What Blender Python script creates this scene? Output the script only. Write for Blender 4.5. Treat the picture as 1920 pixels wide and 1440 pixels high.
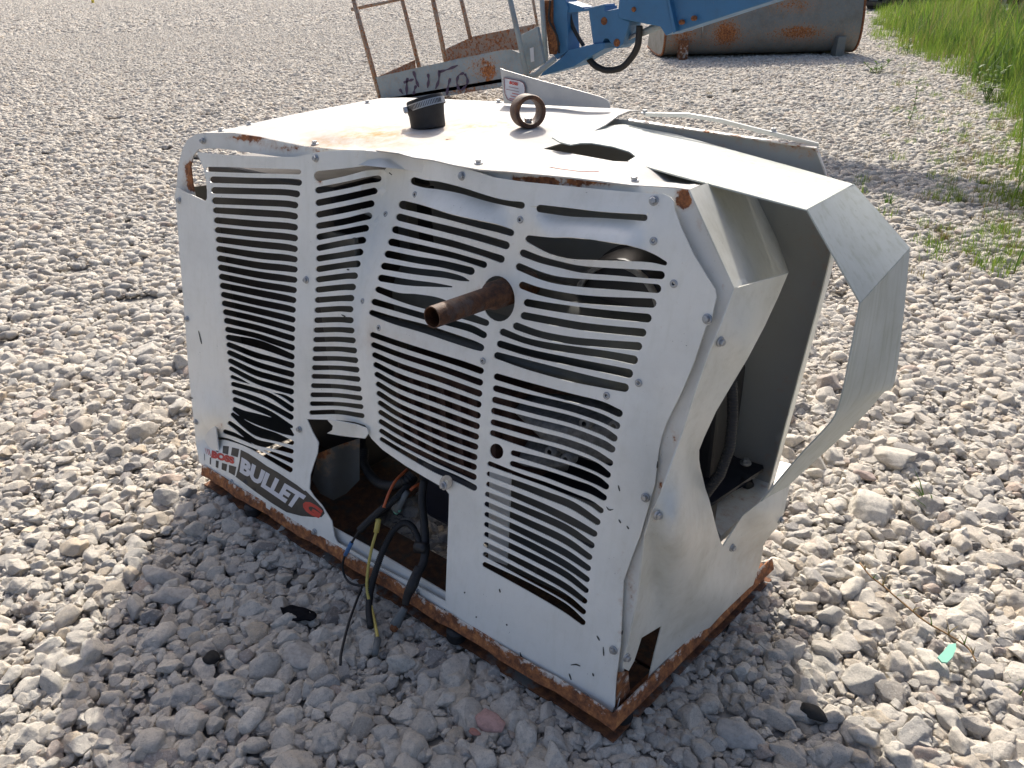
import bpy, bmesh, math, random
import numpy as np
from mathutils import Vector, Matrix, Quaternion
from mathutils.geometry import delaunay_2d_cdt

random.seed(7); RNG = np.random.default_rng(7)
for o in list(bpy.data.objects): bpy.data.objects.remove(o)
S = bpy.context.scene
COL = S.collection
A3 = lambda *v: np.array(v, float)

# ------------------------------------------------------------------ camera
FPX = 1503.4                       # focal length in photo pixels (1920 wide)
PITCH, ROLL, YAW = 0.478068, -0.0202867, -0.687733
CAM = A3(2.18057, -1.05014, 1.5)
cp, sp, cr, sr, cy_, sy_ = math.cos(PITCH), math.sin(PITCH), math.cos(ROLL), math.sin(ROLL), math.cos(YAW), math.sin(YAW)
FWD = A3(sy_*cp, cy_*cp, -sp); rt = A3(cy_, -sy_, 0); up_ = np.cross(rt, FWD)
RGT = cr*rt + sr*up_; UPV = -sr*rt + cr*up_
cam_d = bpy.data.cameras.new('camera'); cam = bpy.data.objects.new('camera', cam_d); COL.objects.link(cam)
cam_d.sensor_width = 36; cam_d.lens = FPX*36/1920; cam_d.clip_start = 0.05; cam_d.clip_end = 800
cam.matrix_world = Matrix(((RGT[0], UPV[0], -FWD[0], CAM[0]), (RGT[1], UPV[1], -FWD[1], CAM[1]), (RGT[2], UPV[2], -FWD[2], CAM[2]), (0, 0, 0, 1)))
S.camera = cam
S.render.resolution_x, S.render.resolution_y = 1024, 768

# ------------------------------------------------------------------ sky and sun
SUN_EL = math.radians(39.3); SUN_DIR = A3(-.604, .797, 0); SUN_DIR /= np.linalg.norm(SUN_DIR)
w = bpy.data.worlds.new('World'); S.world = w; w.use_nodes = True
nt = w.node_tree; nt.nodes.clear()
sky = nt.nodes.new('ShaderNodeTexSky'); sky.sky_type = 'NISHITA'; sky.sun_disc = False
sky.sun_elevation = SUN_EL; sky.sun_rotation = math.atan2(SUN_DIR[0], SUN_DIR[1]); sky.air_density = 0.7; sky.dust_density = 5.5; sky.ozone_density = 1.2
bg = nt.nodes.new('ShaderNodeBackground'); bg.inputs['Strength'].default_value = 0.135
wo = nt.nodes.new('ShaderNodeOutputWorld')
nt.links.new(sky.outputs[0], bg.inputs[0]); nt.links.new(bg.outputs[0], wo.inputs[0])
sd = bpy.data.lights.new('sun', 'SUN'); sd.energy = 3.35; sd.angle = math.radians(0.5); sd.color = (1, .955, .86)
sun = bpy.data.objects.new('sun', sd); COL.objects.link(sun)
to_sun = Vector((SUN_DIR[0]*math.cos(SUN_EL), SUN_DIR[1]*math.cos(SUN_EL), math.sin(SUN_EL)))
sun.rotation_euler = to_sun.to_track_quat('Z', 'Y').to_euler()
S.view_settings.view_transform = 'Standard'; S.view_settings.look = 'None'
S.view_settings.exposure = 0.62; S.view_settings.gamma = 1.0
S.cycles.use_denoising = True
S.cycles.max_bounces = 8; S.cycles.diffuse_bounces = 4

# ------------------------------------------------------------------ pixel rays
def ray(px, py):
    d = FWD + RGT*(px-960)/FPX + UPV*(720-py)/FPX
    return d/np.linalg.norm(d)
def hit(px, py, p0, n):
    d = ray(px, py); return CAM + d*(((p0-CAM) @ n)/(d @ n))
def plane3(a, b, c):
    n = np.cross(b-a, c-a); n /= np.linalg.norm(n)
    if n @ (CAM-a) < 0: n = -n
    return a, n
def PY(px, py, y): return hit(px, py, A3(0, y, 0), A3(0, 1, 0))
def PX(px, py, x): return hit(px, py, A3(x, 0, 0), A3(1, 0, 0))
def PZ(px, py, z): return hit(px, py, A3(0, 0, z), A3(0, 0, 1))
# front face of the housing leans back: through the base front edge and the roof front edge
F0, FN = plane3(A3(0, 0, 0), A3(1, 0, 0), A3(0, .2612, 1.1352))
def FP(px, py, d=0.0): return hit(px, py, F0 + FN*d, FN)
def onplane(pl, px, py, d=0.0): return hit(px, py, pl[0] + pl[1]*d, pl[1])
def sst(x, a, b): t = np.clip((x-a)/(b-a), 0, 1); return t*t*(3-2*t)
def gs(x, y, cx, cy, sx, sy): return np.exp(-((x-cx)/sx)**2 - ((y-cy)/sy)**2)

# ------------------------------------------------------------------ materials
class NT:
    def __init__(s, name):
        s.m = bpy.data.materials.new(name); s.m.use_nodes = True; s.t = s.m.node_tree; s.t.nodes.clear()
        s.out = s.t.nodes.new('ShaderNodeOutputMaterial'); s.b = s.t.nodes.new('ShaderNodeBsdfPrincipled')
        s.t.links.new(s.b.outputs[0], s.out.inputs[0]); s._pos = None
    def n(s, typ, ins=None, **kw):
        nd = s.t.nodes.new(typ)
        for k, v in kw.items(): setattr(nd, k, v)
        for k, v in (ins or {}).items(): s.set(nd.inputs[k], v)
        return nd
    def set(s, inp, v):
        if isinstance(v, bpy.types.NodeSocket): s.t.links.new(v, inp)
        elif isinstance(v, tuple) and len(v) == 3 and inp.type == 'RGBA': inp.default_value = (*v, 1)
        else: inp.default_value = v
    def pos(s):
        if s._pos is None: s._pos = s.n('ShaderNodeNewGeometry').outputs['Position']
        return s._pos
    def noise(s, scale, detail=5, rough=.6, vec=None, dist=0.0):
        return s.n('ShaderNodeTexNoise', {'Vector': vec or s.pos(), 'Scale': scale, 'Detail': detail, 'Roughness': rough, 'Distortion': dist}).outputs[0]
    def math(s, op, a, b=0.0, clamp=False):
        nd = s.n('ShaderNodeMath', operation=op, use_clamp=clamp); s.set(nd.inputs[0], a); s.set(nd.inputs[1], b); return nd.outputs[0]
    def ramp(s, v, lo, hi):
        nd = s.n('ShaderNodeMapRange', {'Value': v, 'From Min': lo, 'From Max': hi}, clamp=True); return nd.outputs[0]
    def mix(s, f, a, b):
        nd = s.n('ShaderNodeMix', data_type='RGBA'); s.set(nd.inputs[0], f); s.set(nd.inputs[6], a); s.set(nd.inputs[7], b); return nd.outputs[2]
    def cramp(s, v, stops, interp='LINEAR'):
        nd = s.n('ShaderNodeValToRGB', {'Fac': v}); r = nd.color_ramp; r.interpolation = interp
        while len(r.elements) < len(stops): r.elements.new(.5)
        for e, (p, c) in zip(r.elements, stops): e.position = p; e.color = (*c, 1)
        return nd.outputs[0]
    def attr(s, name): return s.n('ShaderNodeAttribute', attribute_name=name).outputs['Fac']
    def bump(s, h, strength=.3, dist=.01, prev=None):
        ins = {'Height': h, 'Strength': strength, 'Distance': dist}
        if prev is not None: ins['Normal'] = prev
        return s.n('ShaderNodeBump', ins).outputs[0]
    def fin(s, col=None, rough=None, metal=None, normal=None, spec=None):
        if col is not None: s.set(s.b.inputs['Base Color'], col)
        if rough is not None: s.set(s.b.inputs['Roughness'], rough)
        if metal is not None: s.set(s.b.inputs['Metallic'], metal)
        if normal is not None: s.set(s.b.inputs['Normal'], normal)
        if spec is not None: s.set(s.b.inputs['Specular IOR Level'], spec)
        return s.m

def rust_color(N, k=1.0):
    n = N.noise(45, 8, .7)
    return N.cramp(n, [(.25, (.04*k, .018*k, .011*k)), (.42, (.11*k, .042*k, .019*k)), (.55, (.23*k, .085*k, .03*k)), (.72, (.40*k, .175*k, .055*k))])

def painted(name, base, dirt=(.36, .31, .22), dirt_amt=.35, rust_bias=0.0, rough=.36, streak=0.0, wave=.04, spec=.5):
    N = NT(name)
    d1 = N.ramp(N.noise(4.5, 8, .62), .46, .78)
    d2 = N.ramp(N.noise(38, 6, .7), .5, .8)
    dm = N.math('MULTIPLY', N.math('ADD', N.math('MULTIPLY', d1, .7), N.math('MULTIPLY', d2, .3)), dirt_amt)
    col = N.mix(dm, base, dirt)
    if streak:
        mp = N.n('ShaderNodeMapping', {'Vector': N.pos(), 'Scale': (55, 55, 3.0)}).outputs[0]
        st = N.ramp(N.noise(1.0, 5, .6, vec=mp), .5, .72)
        col = N.mix(N.math('MULTIPLY', st, streak), col, tuple(c*.62 for c in base[:2]) + (base[2]*.5,))
    sp_ = N.ramp(N.noise(210, 2, .5), .735, .76)                       # tiny chips
    sp2 = N.math('MULTIPLY', sp_, N.ramp(N.noise(9, 3, .5), .5, .6))
    col = N.mix(N.math('MULTIPLY', sp2, .8), col, (.07, .055, .045))
    stain = N.attr('stain')
    stn = N.math('MULTIPLY', stain, N.ramp(N.noise(26, 8, .7), .3, .72), True)
    col = N.mix(stn, col, (.42, .21, .05))
    r = N.math('ADD', N.math('ADD', N.math('MULTIPLY', N.noise(34, 10, .72), .8), N.attr('rust')), rust_bias)
    rm = N.ramp(r, .62, .68); halo = N.ramp(r, .50, .64)
    col = N.mix(N.math('MULTIPLY', halo, .35), col, (.46, .24, .10))
    col = N.mix(rm, col, rust_color(N, 1.55))
    rg = N.math('ADD', N.math('ADD', rough, N.math('MULTIPLY', d1, .2)), N.math('MULTIPLY', rm, .45), True)
    h = N.math('SUBTRACT', N.math('MULTIPLY', N.noise(7, 3, .5), wave), N.math('MULTIPLY', rm, .10))
    nm = N.bump(h, .35, .012)
    nm = N.bump(N.noise(420, 2, .5), .045, .002, nm)
    return N.fin(col, rg, 0.0, nm, spec)

def rusty(name, base=None, keep=0.0, rough=.82, k=1.0):
    N = NT(name); col = rust_color(N, k)
    if base is not None: col = N.mix(N.math('MULTIPLY', N.ramp(N.noise(14, 7, .65), .52, .62), keep), col, base)
    return N.fin(col, rough, 0.0, N.bump(N.noise(90, 8, .7), .6, .004))

def plain(name, col, rough=.5, metal=0.0, var=.25, scale=30, bump=.15, spec=None):
    N = NT(name)
    c = N.mix(N.ramp(N.noise(scale, 6, .65), .3, .75), tuple(x*(1+var) for x in col), tuple(x*(1-var) for x in col))
    return N.fin(c, N.math('ADD', rough, N.math('MULTIPLY', N.noise(scale*2, 4), .12), True), metal, N.bump(N.noise(scale*4, 5), bump, .003), spec)

M = {}
M['panel'] = painted('panel_white_paint', (.85, .84, .775), dirt_amt=.30, streak=.14)
M['frame'] = painted('frame_white_paint', (.76, .75, .70), dirt_amt=.42)
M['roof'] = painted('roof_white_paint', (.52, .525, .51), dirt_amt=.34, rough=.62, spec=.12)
M['side'] = painted('side_dirty_white_paint', (.70, .69, .62), dirt=(.27, .25, .15), dirt_amt=.75, rough=.33, wave=.10)
M['hood'] = painted('hood_weathered_paint', (.52, .545, .51), dirt=(.31, .31, .24), dirt_amt=.6, streak=.5, rough=.6, spec=.15)
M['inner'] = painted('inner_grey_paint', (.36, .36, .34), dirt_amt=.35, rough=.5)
M['innerdark'] = painted('inner_dark_paint', (.10, .097, .085), dirt=(.06, .045, .03), dirt_amt=.6, rough=.6)  # darker copy of the inner paint, housing shade put into its colour
M['rust'] = rusty('rusted_steel')
M['rustpaint'] = rusty('rust_over_white_paint', (.60, .57, .50), .75)
M['skid'] = rusty('grimy_rusted_angle', (.15, .145, .13), .95, .8, .8)
M['pipe'] = rusty('burnt_exhaust_steel', (.09, .075, .07), .7, .6, .42)
M['floor'] = rusty('oily_brown_floor', (.03, .026, .022), 1.0, .7, .35)
M['zinc'] = plain('zinc_plated_steel', (.40, .41, .42), .38, .8, .2, 120, .1)
M['alu'] = plain('dull_sheet_aluminium', (.50, .50, .49), .45, .35, .12, 12, .1)
M['castalu'] = plain('cast_aluminium', (.20, .20, .195), .65, .3, .45, 60, .5)
M['rubber'] = plain('black_rubber', (.011, .011, .012), .55, 0, .3, 40, .2)
M['plastic'] = plain('black_plastic', (.012, .012, .013), .38, 0, .2, 30, .05)
M['blackbox'] = plain('black_machine_paint', (.010, .010, .012), .45, 0, .3, 10, .1)
M['darkgrey'] = plain('dark_grey_machine_paint', (.055, .057, .05), .5, 0, .35, 9, .15)
M['brownblock'] = plain('brown_engine_block', (.045, .018, .012), .65, 0, .4, 20, .3)
M['oilpan'] = plain('blue_black_engine_paint', (.012, .015, .025), .3, 0, .3, 15, .15)
M['orange'] = plain('orange_wire', (.45, .10, .03), .4, 0, .1)
M['yellow'] = plain('yellow_wire', (.50, .40, .10), .45, 0, .15)
M['bluesplice'] = plain('blue_splice', (.06, .16, .34), .4, 0, .1)
M['teal'] = plain('teal_plastic', (.17, .46, .34), .4, 0, .08)
M['greyplug'] = plain('grey_connector', (.12, .13, .13), .5, 0, .2)
M['decalblack'] = plain('decal_black', (.030, .028, .026), .42, 0, .3, 30, .05)
M['decalwhite'] = plain('decal_white', (.66, .66, .68), .4, 0, .06, 30, .02)
M['decalred'] = plain('decal_red', (.52, .045, .03), .42, 0, .12, 30, .02)
M['decalline'] = plain('decal_maroon', (.20, .03, .04), .5, 0, .1)
M['decalgrey'] = plain('decal_grey_print', (.32, .20, .20), .5, 0, .1)
M['blue'] = painted('boom_blue_paint', (.03, .145, .31), dirt=(.04, .09, .14), dirt_amt=.6, rough=.42)
M['basketgrey'] = painted('basket_blue_grey_paint', (.25, .31, .34), dirt=(.13, .12, .10), dirt_amt=.7, rust_bias=.10, rough=.55)
M['basketrail'] = painted('basket_rail_paint', (.27, .26, .23), dirt=(.08, .055, .035), dirt_amt=1.0, rust_bias=.22, rough=.6)
M['bucket'] = painted('bucket_grey_paint', (.17, .185, .18), dirt=(.10, .08, .055), dirt_amt=.85, rust_bias=.085, rough=.55)
M['spray'] = plain('purple_spray_paint', (.085, .06, .10), .8, 0, .2)
M['blackpaint'] = plain('black_trailer_paint', (.012, .012, .013), .4, 0, .3)
M['tyre'] = plain('tyre_rubber', (.02, .02, .021), .8, 0, .3, 30, .4)
M['yellowpost'] = plain('yellow_post_paint', (.55, .46, .07), .6, 0, .2)
M['rag'] = plain('black_cloth', (.010, .010, .012), .95, 0, .3, 60, .6, .1)

def stone_material():
    N = NT('limestone_gravel')
    oi = N.n('ShaderNodeObjectInfo').outputs['Random']
    r = N.math('FRACT', N.math('ADD', oi, N.attr('rnd')))
    base = N.cramp(r, [(0, (0.595, 0.541, 0.461)), (.16, (0.652, 0.608, 0.531)), (.30, (0.539, 0.478, 0.398)), (.44, (0.622, 0.563, 0.478)), (.58, (0.480, 0.447, 0.395)),
                       (.72, (0.579, 0.532, 0.463)), (.82, (0.395, 0.376, 0.349)), (.90, (0.593, 0.492, 0.367)), (.955, (0.267, 0.260, 0.253)), (.988, (0.514, 0.405, 0.330)), (1, (0.128, 0.126, 0.124))])
    tc = N.n('ShaderNodeTexCoord').outputs['Object']
    n1 = N.noise(2.2, 7, .65, vec=N.pos()); n2 = N.noise(60, 6, .7)
    n3 = N.noise(130, 6, .75); n4 = N.noise(330, 4, .7)
    base = N.mix(N.math('MULTIPLY', N.ramp(n2, .46, .68), .55), base, (.24, .235, .225))
    base = N.mix(N.math('MULTIPLY', N.ramp(n3, .52, .66), .5), base, (.70, .655, .58))
    base = N.mix(N.math('MULTIPLY', N.ramp(n4, .58, .68), .75), base, (.12, .11, .10))
    base = N.mix(N.math('MULTIPLY', N.ramp(n1, .5, .75), .22), base, (.55, .46, .36))
    nm = N.bump(N.math('ADD', N.noise(90, 8, .75), N.math('MULTIPLY', n4, .4)), .9, .006)
    return N.fin(base, .88, 0, nm, .25)
M['stone'] = stone_material()
def ground_material():
    N = NT('crushed_stone_ground')
    v = N.n('ShaderNodeTexVoronoi', {'Vector': N.pos(), 'Scale': 24.0, 'Randomness': 1.0})
    c = N.cramp(N.n('ShaderNodeSeparateColor', {'Color': v.outputs['Color']}).outputs[0], [(0, (.20, .19, .175)), (.4, (.32, .295, .26)), (.8, (.38, .355, .315)), (1, (.16, .16, .16))])
    c = N.mix(N.ramp(N.noise(1.1, 5), .4, .8), c, (.26, .24, .21))
    h = N.math('SUBTRACT', 1.0, v.outputs['Distance'])
    return N.fin(c, .95, 0, N.bump(h, 1.0, .02), .2)
M['ground'] = ground_material()
def grass_material(name, cols, trans=.35):
    N = NT(name)
    oi = N.n('ShaderNodeObjectInfo').outputs['Random']
    r = N.math('FRACT', N.math('ADD', oi, N.attr('rnd')))
    r = N.math('ADD', N.math('MULTIPLY', r, .5), N.math('MULTIPLY', N.ramp(N.noise(.9, 4), .3, .7), .5))
    c = N.cramp(r, [(i/(len(cols)-1), k) for i, k in enumerate(cols)])
    t = N.n('ShaderNodeBsdfTranslucent', {'Color': c}); mx = N.n('ShaderNodeMixShader', {0: trans})
    N.t.links.new(N.b.outputs[0], mx.inputs[1]); N.t.links.new(t.outputs[0], mx.inputs[2]); N.t.links.new(mx.outputs[0], N.out.inputs[0])
    return N.fin(c, .55, 0, None, .3)
M['grass'] = grass_material('grass_blades', [(.08, .165, .02), (.14, .235, .03), (.21, .275, .045), (.10, .21, .022), (.32, .29, .10)], .45)
M['leaf'] = grass_material('weed_leaves', [(.05, .11, .02), (.09, .16, .03), (.12, .19, .03)], .4)
M['dry'] = grass_material('dry_grass', [(.22, .17, .07), (.28, .22, .10), (.16, .17, .05)], .35)
M['vine'] = plain('dry_runner_stem', (.20, .11, .04), .7)

# ------------------------------------------------------------------ mesh and object helpers
def mesh(name, V, F, smooth=False, attrs=None):
    me = bpy.data.meshes.new(name)
    me.from_pydata([tuple(map(float, v)) for v in V], [], [tuple(map(int, f)) for f in F]); me.validate(); me.update()
    if smooth: me.polygons.foreach_set('use_smooth', [True]*len(me.polygons))
    for k, arr in (attrs or {}).items():
        a = me.attributes.new(k, 'FLOAT', 'POINT'); a.data.foreach_set('value', np.asarray(arr, np.float32))
    return me
def link(o, parent=None):
    COL.objects.link(o)
    if parent is not None:
        o.parent = parent
        base = parent
        while base.parent is not None: base = base.parent
        o.matrix_parent_inverse = Matrix.Translation(-Vector(base.get('_base', (0, 0, 0)))) if parent is base else Matrix.Identity(4)
        if parent is not base: o.matrix_parent_inverse = parent.matrix_basis.inverted()
    return o
def ob(name, me, mat, parent=None, solid=0.0, bevel=0.0, off=-1):
    o = bpy.data.objects.new(name, me); link(o, parent)
    for m_ in (mat if isinstance(mat, list) else [mat]): me.materials.append(M[m_]) if len(me.materials) < (len(mat) if isinstance(mat, list) else 1) else None
    if solid:
        s = o.modifiers.new('thickness', 'SOLIDIFY'); s.thickness = solid; s.offset = off; s.use_even_offset = False
        es = o.modifiers.new('crisp_edges', 'EDGE_SPLIT'); es.split_angle = math.radians(38); es.use_edge_sharp = False
    if bevel:
        b = o.modifiers.new('bevel', 'BEVEL'); b.width = bevel; b.segments = 2; b.limit_method = 'ANGLE'; b.angle_limit = math.radians(40)
    return o
def thing(name, label, cat, loc=(0, 0, 0), group=None, kind=None):
    o = bpy.data.objects.new(name, None); o.empty_display_size = .1; COL.objects.link(o); o.location = loc
    o['_base'] = tuple(float(x) for x in loc); o['label'] = label; o['category'] = cat
    if group: o['group'] = group
    return o
def tag(o, label, cat, group=None, kind=None):
    if kind: o['kind'] = kind
    if label: o['label'] = label
    if cat: o['category'] = cat
    if group: o['group'] = group
    return o

def inpoly(P, poly):
    P = np.asarray(P); poly = np.asarray(poly); x, y = P[:, 0], P[:, 1]; r = np.zeros(len(P), bool); j = len(poly)-1
    for i in range(len(poly)):
        xi, yi = poly[i]; xj, yj = poly[j]
        if yi != yj:
            c = ((yi > y) != (yj > y)) & (x < (xj-xi)*(y-yi)/(yj-yi)+xi); r ^= c
        j = i
    return r
def resample(poly, step, closed=True):
    out = []; n = len(poly)
    for i in range(n if closed else n-1):
        a = A3(*poly[i]); b = A3(*poly[(i+1) % n]); k = max(1, int(np.linalg.norm(b-a)/step))
        for t in range(k): out.append(a+(b-a)*t/k)
    if not closed: out.append(A3(*poly[-1]))
    return out
def catmull(pts, n=6):
    P = [A3(*p) for p in pts]
    if len(P) < 3: return [P[0]+(P[1]-P[0])*i/n for i in range(n+1)]
    P = [2*P[0]-P[1]]+P+[2*P[-1]-P[-2]]; out = []
    for i in range(1, len(P)-2):
        for k in range(n):
            t = k/n; p0, p1, p2, p3 = P[i-1:i+3]
            out.append(.5*((2*p1)+(-p0+p2)*t+(2*p0-5*p1+4*p2-p3)*t*t+(-p0+3*p1-3*p2+p3)*t**3))
    out.append(P[-2]); return out
def cdt(outline, holes=(), grid=14, edge=10):
    """triangulate a 2D outline with holes and inner grid points; returns verts (n,2), tris"""
    V = []; E = []
    def loop(p, st):
        r = resample(p, st); b = len(V); V.extend(r); E.extend([(b+i, b+(i+1) % len(r)) for i in range(len(r))])
    loop(outline, edge)
    for h in holes: loop(h, 1e9)
    o = np.array(outline); x0, y0 = o.min(0); x1, y1 = o.max(0)
    gx, gy = np.meshgrid(np.arange(float(x0), float(x1), float(grid)), np.arange(float(y0), float(y1), grid*.87)); gx[1::2] += grid/2
    g = np.stack([gx.ravel(), gy.ravel()], 1) + RNG.uniform(-.15, .15, (gx.size, 2))*grid
    keep = inpoly(g, outline)
    for h in holes:
        hh = np.array(h); c = hh.mean(0); keep &= ~inpoly(g, c+(hh-c)*1.05)
    nb = len(V)
    Vn = np.array(V); g = g[keep]
    if len(g):
        far = np.ones(len(g), bool)
        for k in range(0, len(Vn), 400):
            far &= (((g[:, None]-Vn[None, k:k+400])**2).sum(2).min(1) > (grid*.33)**2)
        g = g[far]
    pts = [Vector((float(p[0]), float(p[1]))) for p in list(V)+list(g)]
    res = delaunay_2d_cdt(pts, E, [], 0, 1e-4)
    P = np.array([(v.x, v.y) for v in res[0]]); T = np.array([list(t) for t in res[2]])
    c = P[T].mean(1); k = inpoly(c, outline)
    for h in holes:
        hh = np.array(h); bb = (c[:, 0] >= hh[:, 0].min()) & (c[:, 0] <= hh[:, 0].max()) & (c[:, 1] >= hh[:, 1].min()) & (c[:, 1] <= hh[:, 1].max())
        idx = np.nonzero(bb)[0]; k[idx] &= ~inpoly(c[idx], hh)
    return P, T[k]
def compact(P, T):
    u, inv = np.unique(T, return_inverse=True); return P[u], inv.reshape(T.shape)
def orient(V3, T):
    """turn triangles so that their normals face the camera side"""
    V3 = np.asarray(V3); n = np.cross(V3[T[:, 1]]-V3[T[:, 0]], V3[T[:, 2]]-V3[T[:, 0]]); c = V3[T].mean(1)
    flip = ((CAM-c)*n).sum(1) < 0; T = T.copy(); T[flip] = T[flip][:, ::-1]; return T
def vis_attr(P, fn): return [float(fn(x, y)) for x, y in P] if fn else None
def sheet(name, outline, fn, mat, parent, holes=(), grid=14, edge=10, solid=.003, rust=None, stain=None, smooth=True, off=-1):
    P, T = cdt(outline, holes, grid, edge); P, T = compact(P, T)
    V3 = np.array([fn(x, y) for x, y in P]); T = orient(V3, T)
    at = {}
    if rust: at['rust'] = vis_attr(P, rust)
    if stain: at['stain'] = vis_attr(P, stain)
    return ob(name, mesh(name, V3, T, smooth, at), mat, parent, solid, 0, off)

def box_me(name, c, half, ax=None):
    ax = np.eye(3) if ax is None else np.array(ax); V = []
    for sx in (-1, 1):
        for sy in (-1, 1):
            for sz in (-1, 1): V.append(A3(*c)+sx*half[0]*ax[0]+sy*half[1]*ax[1]+sz*half[2]*ax[2])
    F = [(0, 1, 3, 2), (4, 6, 7, 5), (0, 4, 5, 1), (2, 3, 7, 6), (0, 2, 6, 4), (1, 5, 7, 3)]
    return mesh(name, V, F)
def box(name, lo, hi, mat, parent=None, bevel=.004):
    lo, hi = A3(*lo), A3(*hi); return ob(name, box_me(name, (lo+hi)/2, (hi-lo)/2), mat, parent, 0, bevel)
def frame_of(d):
    d = d/np.linalg.norm(d); h = A3(0, 0, 1) if abs(d[2]) < .9 else A3(1, 0, 0); a = np.cross(h, d); a /= np.linalg.norm(a); return a, np.cross(d, a), d
def tube_geo(path, rad, seg=10, rib=0.0, pitch=.006, cap=True):
    P = [A3(*p) for p in path]
    if rib:
        L = np.cumsum([0]+[np.linalg.norm(P[i+1]-P[i]) for i in range(len(P)-1)]); n = max(8, int(L[-1]/pitch*4)); s = np.linspace(0, L[-1], n)
        Q = np.array(P); P = [A3(*[np.interp(t, L, Q[:, k]) for k in range(3)]) for t in s]
    rs = rad if hasattr(rad, '__len__') else [rad]*len(P)
    if len(rs) != len(P): rs = np.interp(np.linspace(0, 1, len(P)), np.linspace(0, 1, len(rs)), rs)
    V = []; F = []; prev = None
    for i, p in enumerate(P):
        d = P[min(i+1, len(P)-1)]-P[max(i-1, 0)]; d = d/(np.linalg.norm(d)+1e-12)
        if prev is None: a = frame_of(d)[0]
        else: a = prev-d*(prev @ d); a /= np.linalg.norm(a)
        prev = a; b = np.cross(d, a); r = rs[i]*(1+(rib*(1 if i % 4 < 2 else -1) if rib else 0))
        for k in range(seg):
            t = 2*math.pi*k/seg; V.append(p+r*(math.cos(t)*a+math.sin(t)*b))
    for i in range(len(P)-1):
        for k in range(seg): F.append((i*seg+k, i*seg+(k+1) % seg, (i+1)*seg+(k+1) % seg, (i+1)*seg+k))
    if cap: F.append(tuple(range(seg))[::-1]); F.append(tuple(range((len(P)-1)*seg, len(P)*seg)))
    return V, F
def tube(name, path, rad, mat, parent=None, seg=10, rib=0.0, pitch=.006, cap=True, solid=0):
    V, F = tube_geo(path, rad, seg, rib, pitch, cap); return ob(name, mesh(name, V, F, True), mat, parent, solid)
def lathe_me(name, prof, axis=(0, 0, 1), origin=(0, 0, 0), seg=24, smooth=True):
    a, b, d = frame_of(A3(*axis)); V = []; F = []; o = A3(*origin); n = len(prof)
    for r, z in prof:
        for k in range(seg):
            t = 2*math.pi*k/seg; V.append(o+d*z+r*(math.cos(t)*a+math.sin(t)*b))
    for i in range(n-1):
        for k in range(seg): F.append((i*seg+k, i*seg+(k+1) % seg, (i+1)*seg+(k+1) % seg, (i+1)*seg+k))
    me = mesh(name, V, F, smooth); return me
def autosmooth(o, deg=35):
    me = o.data
    try: me.set_sharp_from_angle(angle=math.radians(deg))
    except Exception: pass
    return o
def prism(name, pts3, depth, mat, parent=None, bevel=.006):
    """flat 3D polygon given a thickness vector"""
    P = [A3(*p) for p in pts3]; d = A3(*depth); n = len(P); V = P+[p+d for p in P]
    nr = np.zeros(3)
    for i in range(n): nr += np.cross(P[i], P[(i+1) % n])
    F = [tuple(range(n)), tuple(range(n, 2*n))[::-1]]+[((i+1) % n, i, n+i, n+(i+1) % n) for i in range(n)]
    if nr @ d > 0: F = [f[::-1] for f in F]
    return ob(name, mesh(name, V, F), mat, parent, 0, bevel)

# fasteners (shared meshes, z is the outward axis)
def hex_bolt_mesh():
    V = []; F = []
    def ring(r, z, n, ph=0):
        b = len(V)
        for k in range(n): V.append((r*math.cos(2*math.pi*k/n+ph), r*math.sin(2*math.pi*k/n+ph), z))
        return b
    r0 = ring(.0098, -.001, 18); r1 = ring(.0098, .0012, 18); r2 = ring(.0078, .0024, 18)
    for a, b in ((r0, r1), (r1, r2)):
        for k in range(18): F.append((a+k, a+(k+1) % 18, b+(k+1) % 18, b+k))
    F.append(tuple(range(r2, r2+18)))
    h0 = ring(.0066, .0022, 6); h1 = ring(.0066, .0074, 6); h2 = ring(.0054, .0084, 6); h3 = ring(.003, .0086, 6); h4 = ring(.003, .0080, 6)
    for a, b in ((h0, h1), (h1, h2), (h2, h3), (h3, h4)):
        for k in range(6): F.append((a+k, a+(k+1) % 6, b+(k+1) % 6, b+k))
    F.append(tuple(range(h4, h4+6)))
    return mesh('hex_bolt', V, F)
BOLT = hex_bolt_mesh(); BOLT.materials.append(M['zinc'])
def rivet_mesh():
    prof = [(.0078, -.001), (.0078, .0005), (.0066, .0016), (.0042, .0018), (.0030, .0012), (.0026, -.001), (.0001, -.001)]
    me = lathe_me('rivet', prof, seg=18); me.materials.append(M['zinc']); me.materials.append(M['blackbox'])
    for p in me.polygons:
        if p.center.xy.length < .0029: p.material_index = 1
    return me
RIVET = rivet_mesh()
def place(name, me, p, n, parent, spin=0.0, sc=1.0):
    o = bpy.data.objects.new(name, me); q = Vector(n).to_track_quat('Z', 'Y')
    o.matrix_basis = Matrix.Translation(Vector(p)) @ q.to_matrix().to_4x4() @ Matrix.Rotation(spin, 4, 'Z') @ Matrix.Scale(sc, 4)
    mb = o.matrix_basis.copy(); link(o, parent); o.matrix_basis = mb; return o

exec_parts = True
# ================================================================== THE SETTING
GROUND_Z = -0.026
gs_ = []
def ground_sheet():
    V = []; F = []; xs = np.concatenate([np.linspace(-400, -30, 8), np.linspace(-26, 26, 27), np.linspace(30, 400, 8)])
    for y in xs:
        for x in xs: V.append((x, y, GROUND_Z+.012*math.sin(x*.9)*math.cos(y*.7) if abs(x) < 27 and abs(y) < 27 else GROUND_Z))
    n = len(xs)
    for j in range(n-1):
        for i in range(n-1): F.append((j*n+i, j*n+i+1, (j+1)*n+i+1, (j+1)*n+i))
    return mesh('ground', V, F, True)
ground = ob('ground', ground_sheet(), 'ground'); ground['kind'] = 'structure'; ground['label'] = 'pale crushed limestone yard'

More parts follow.
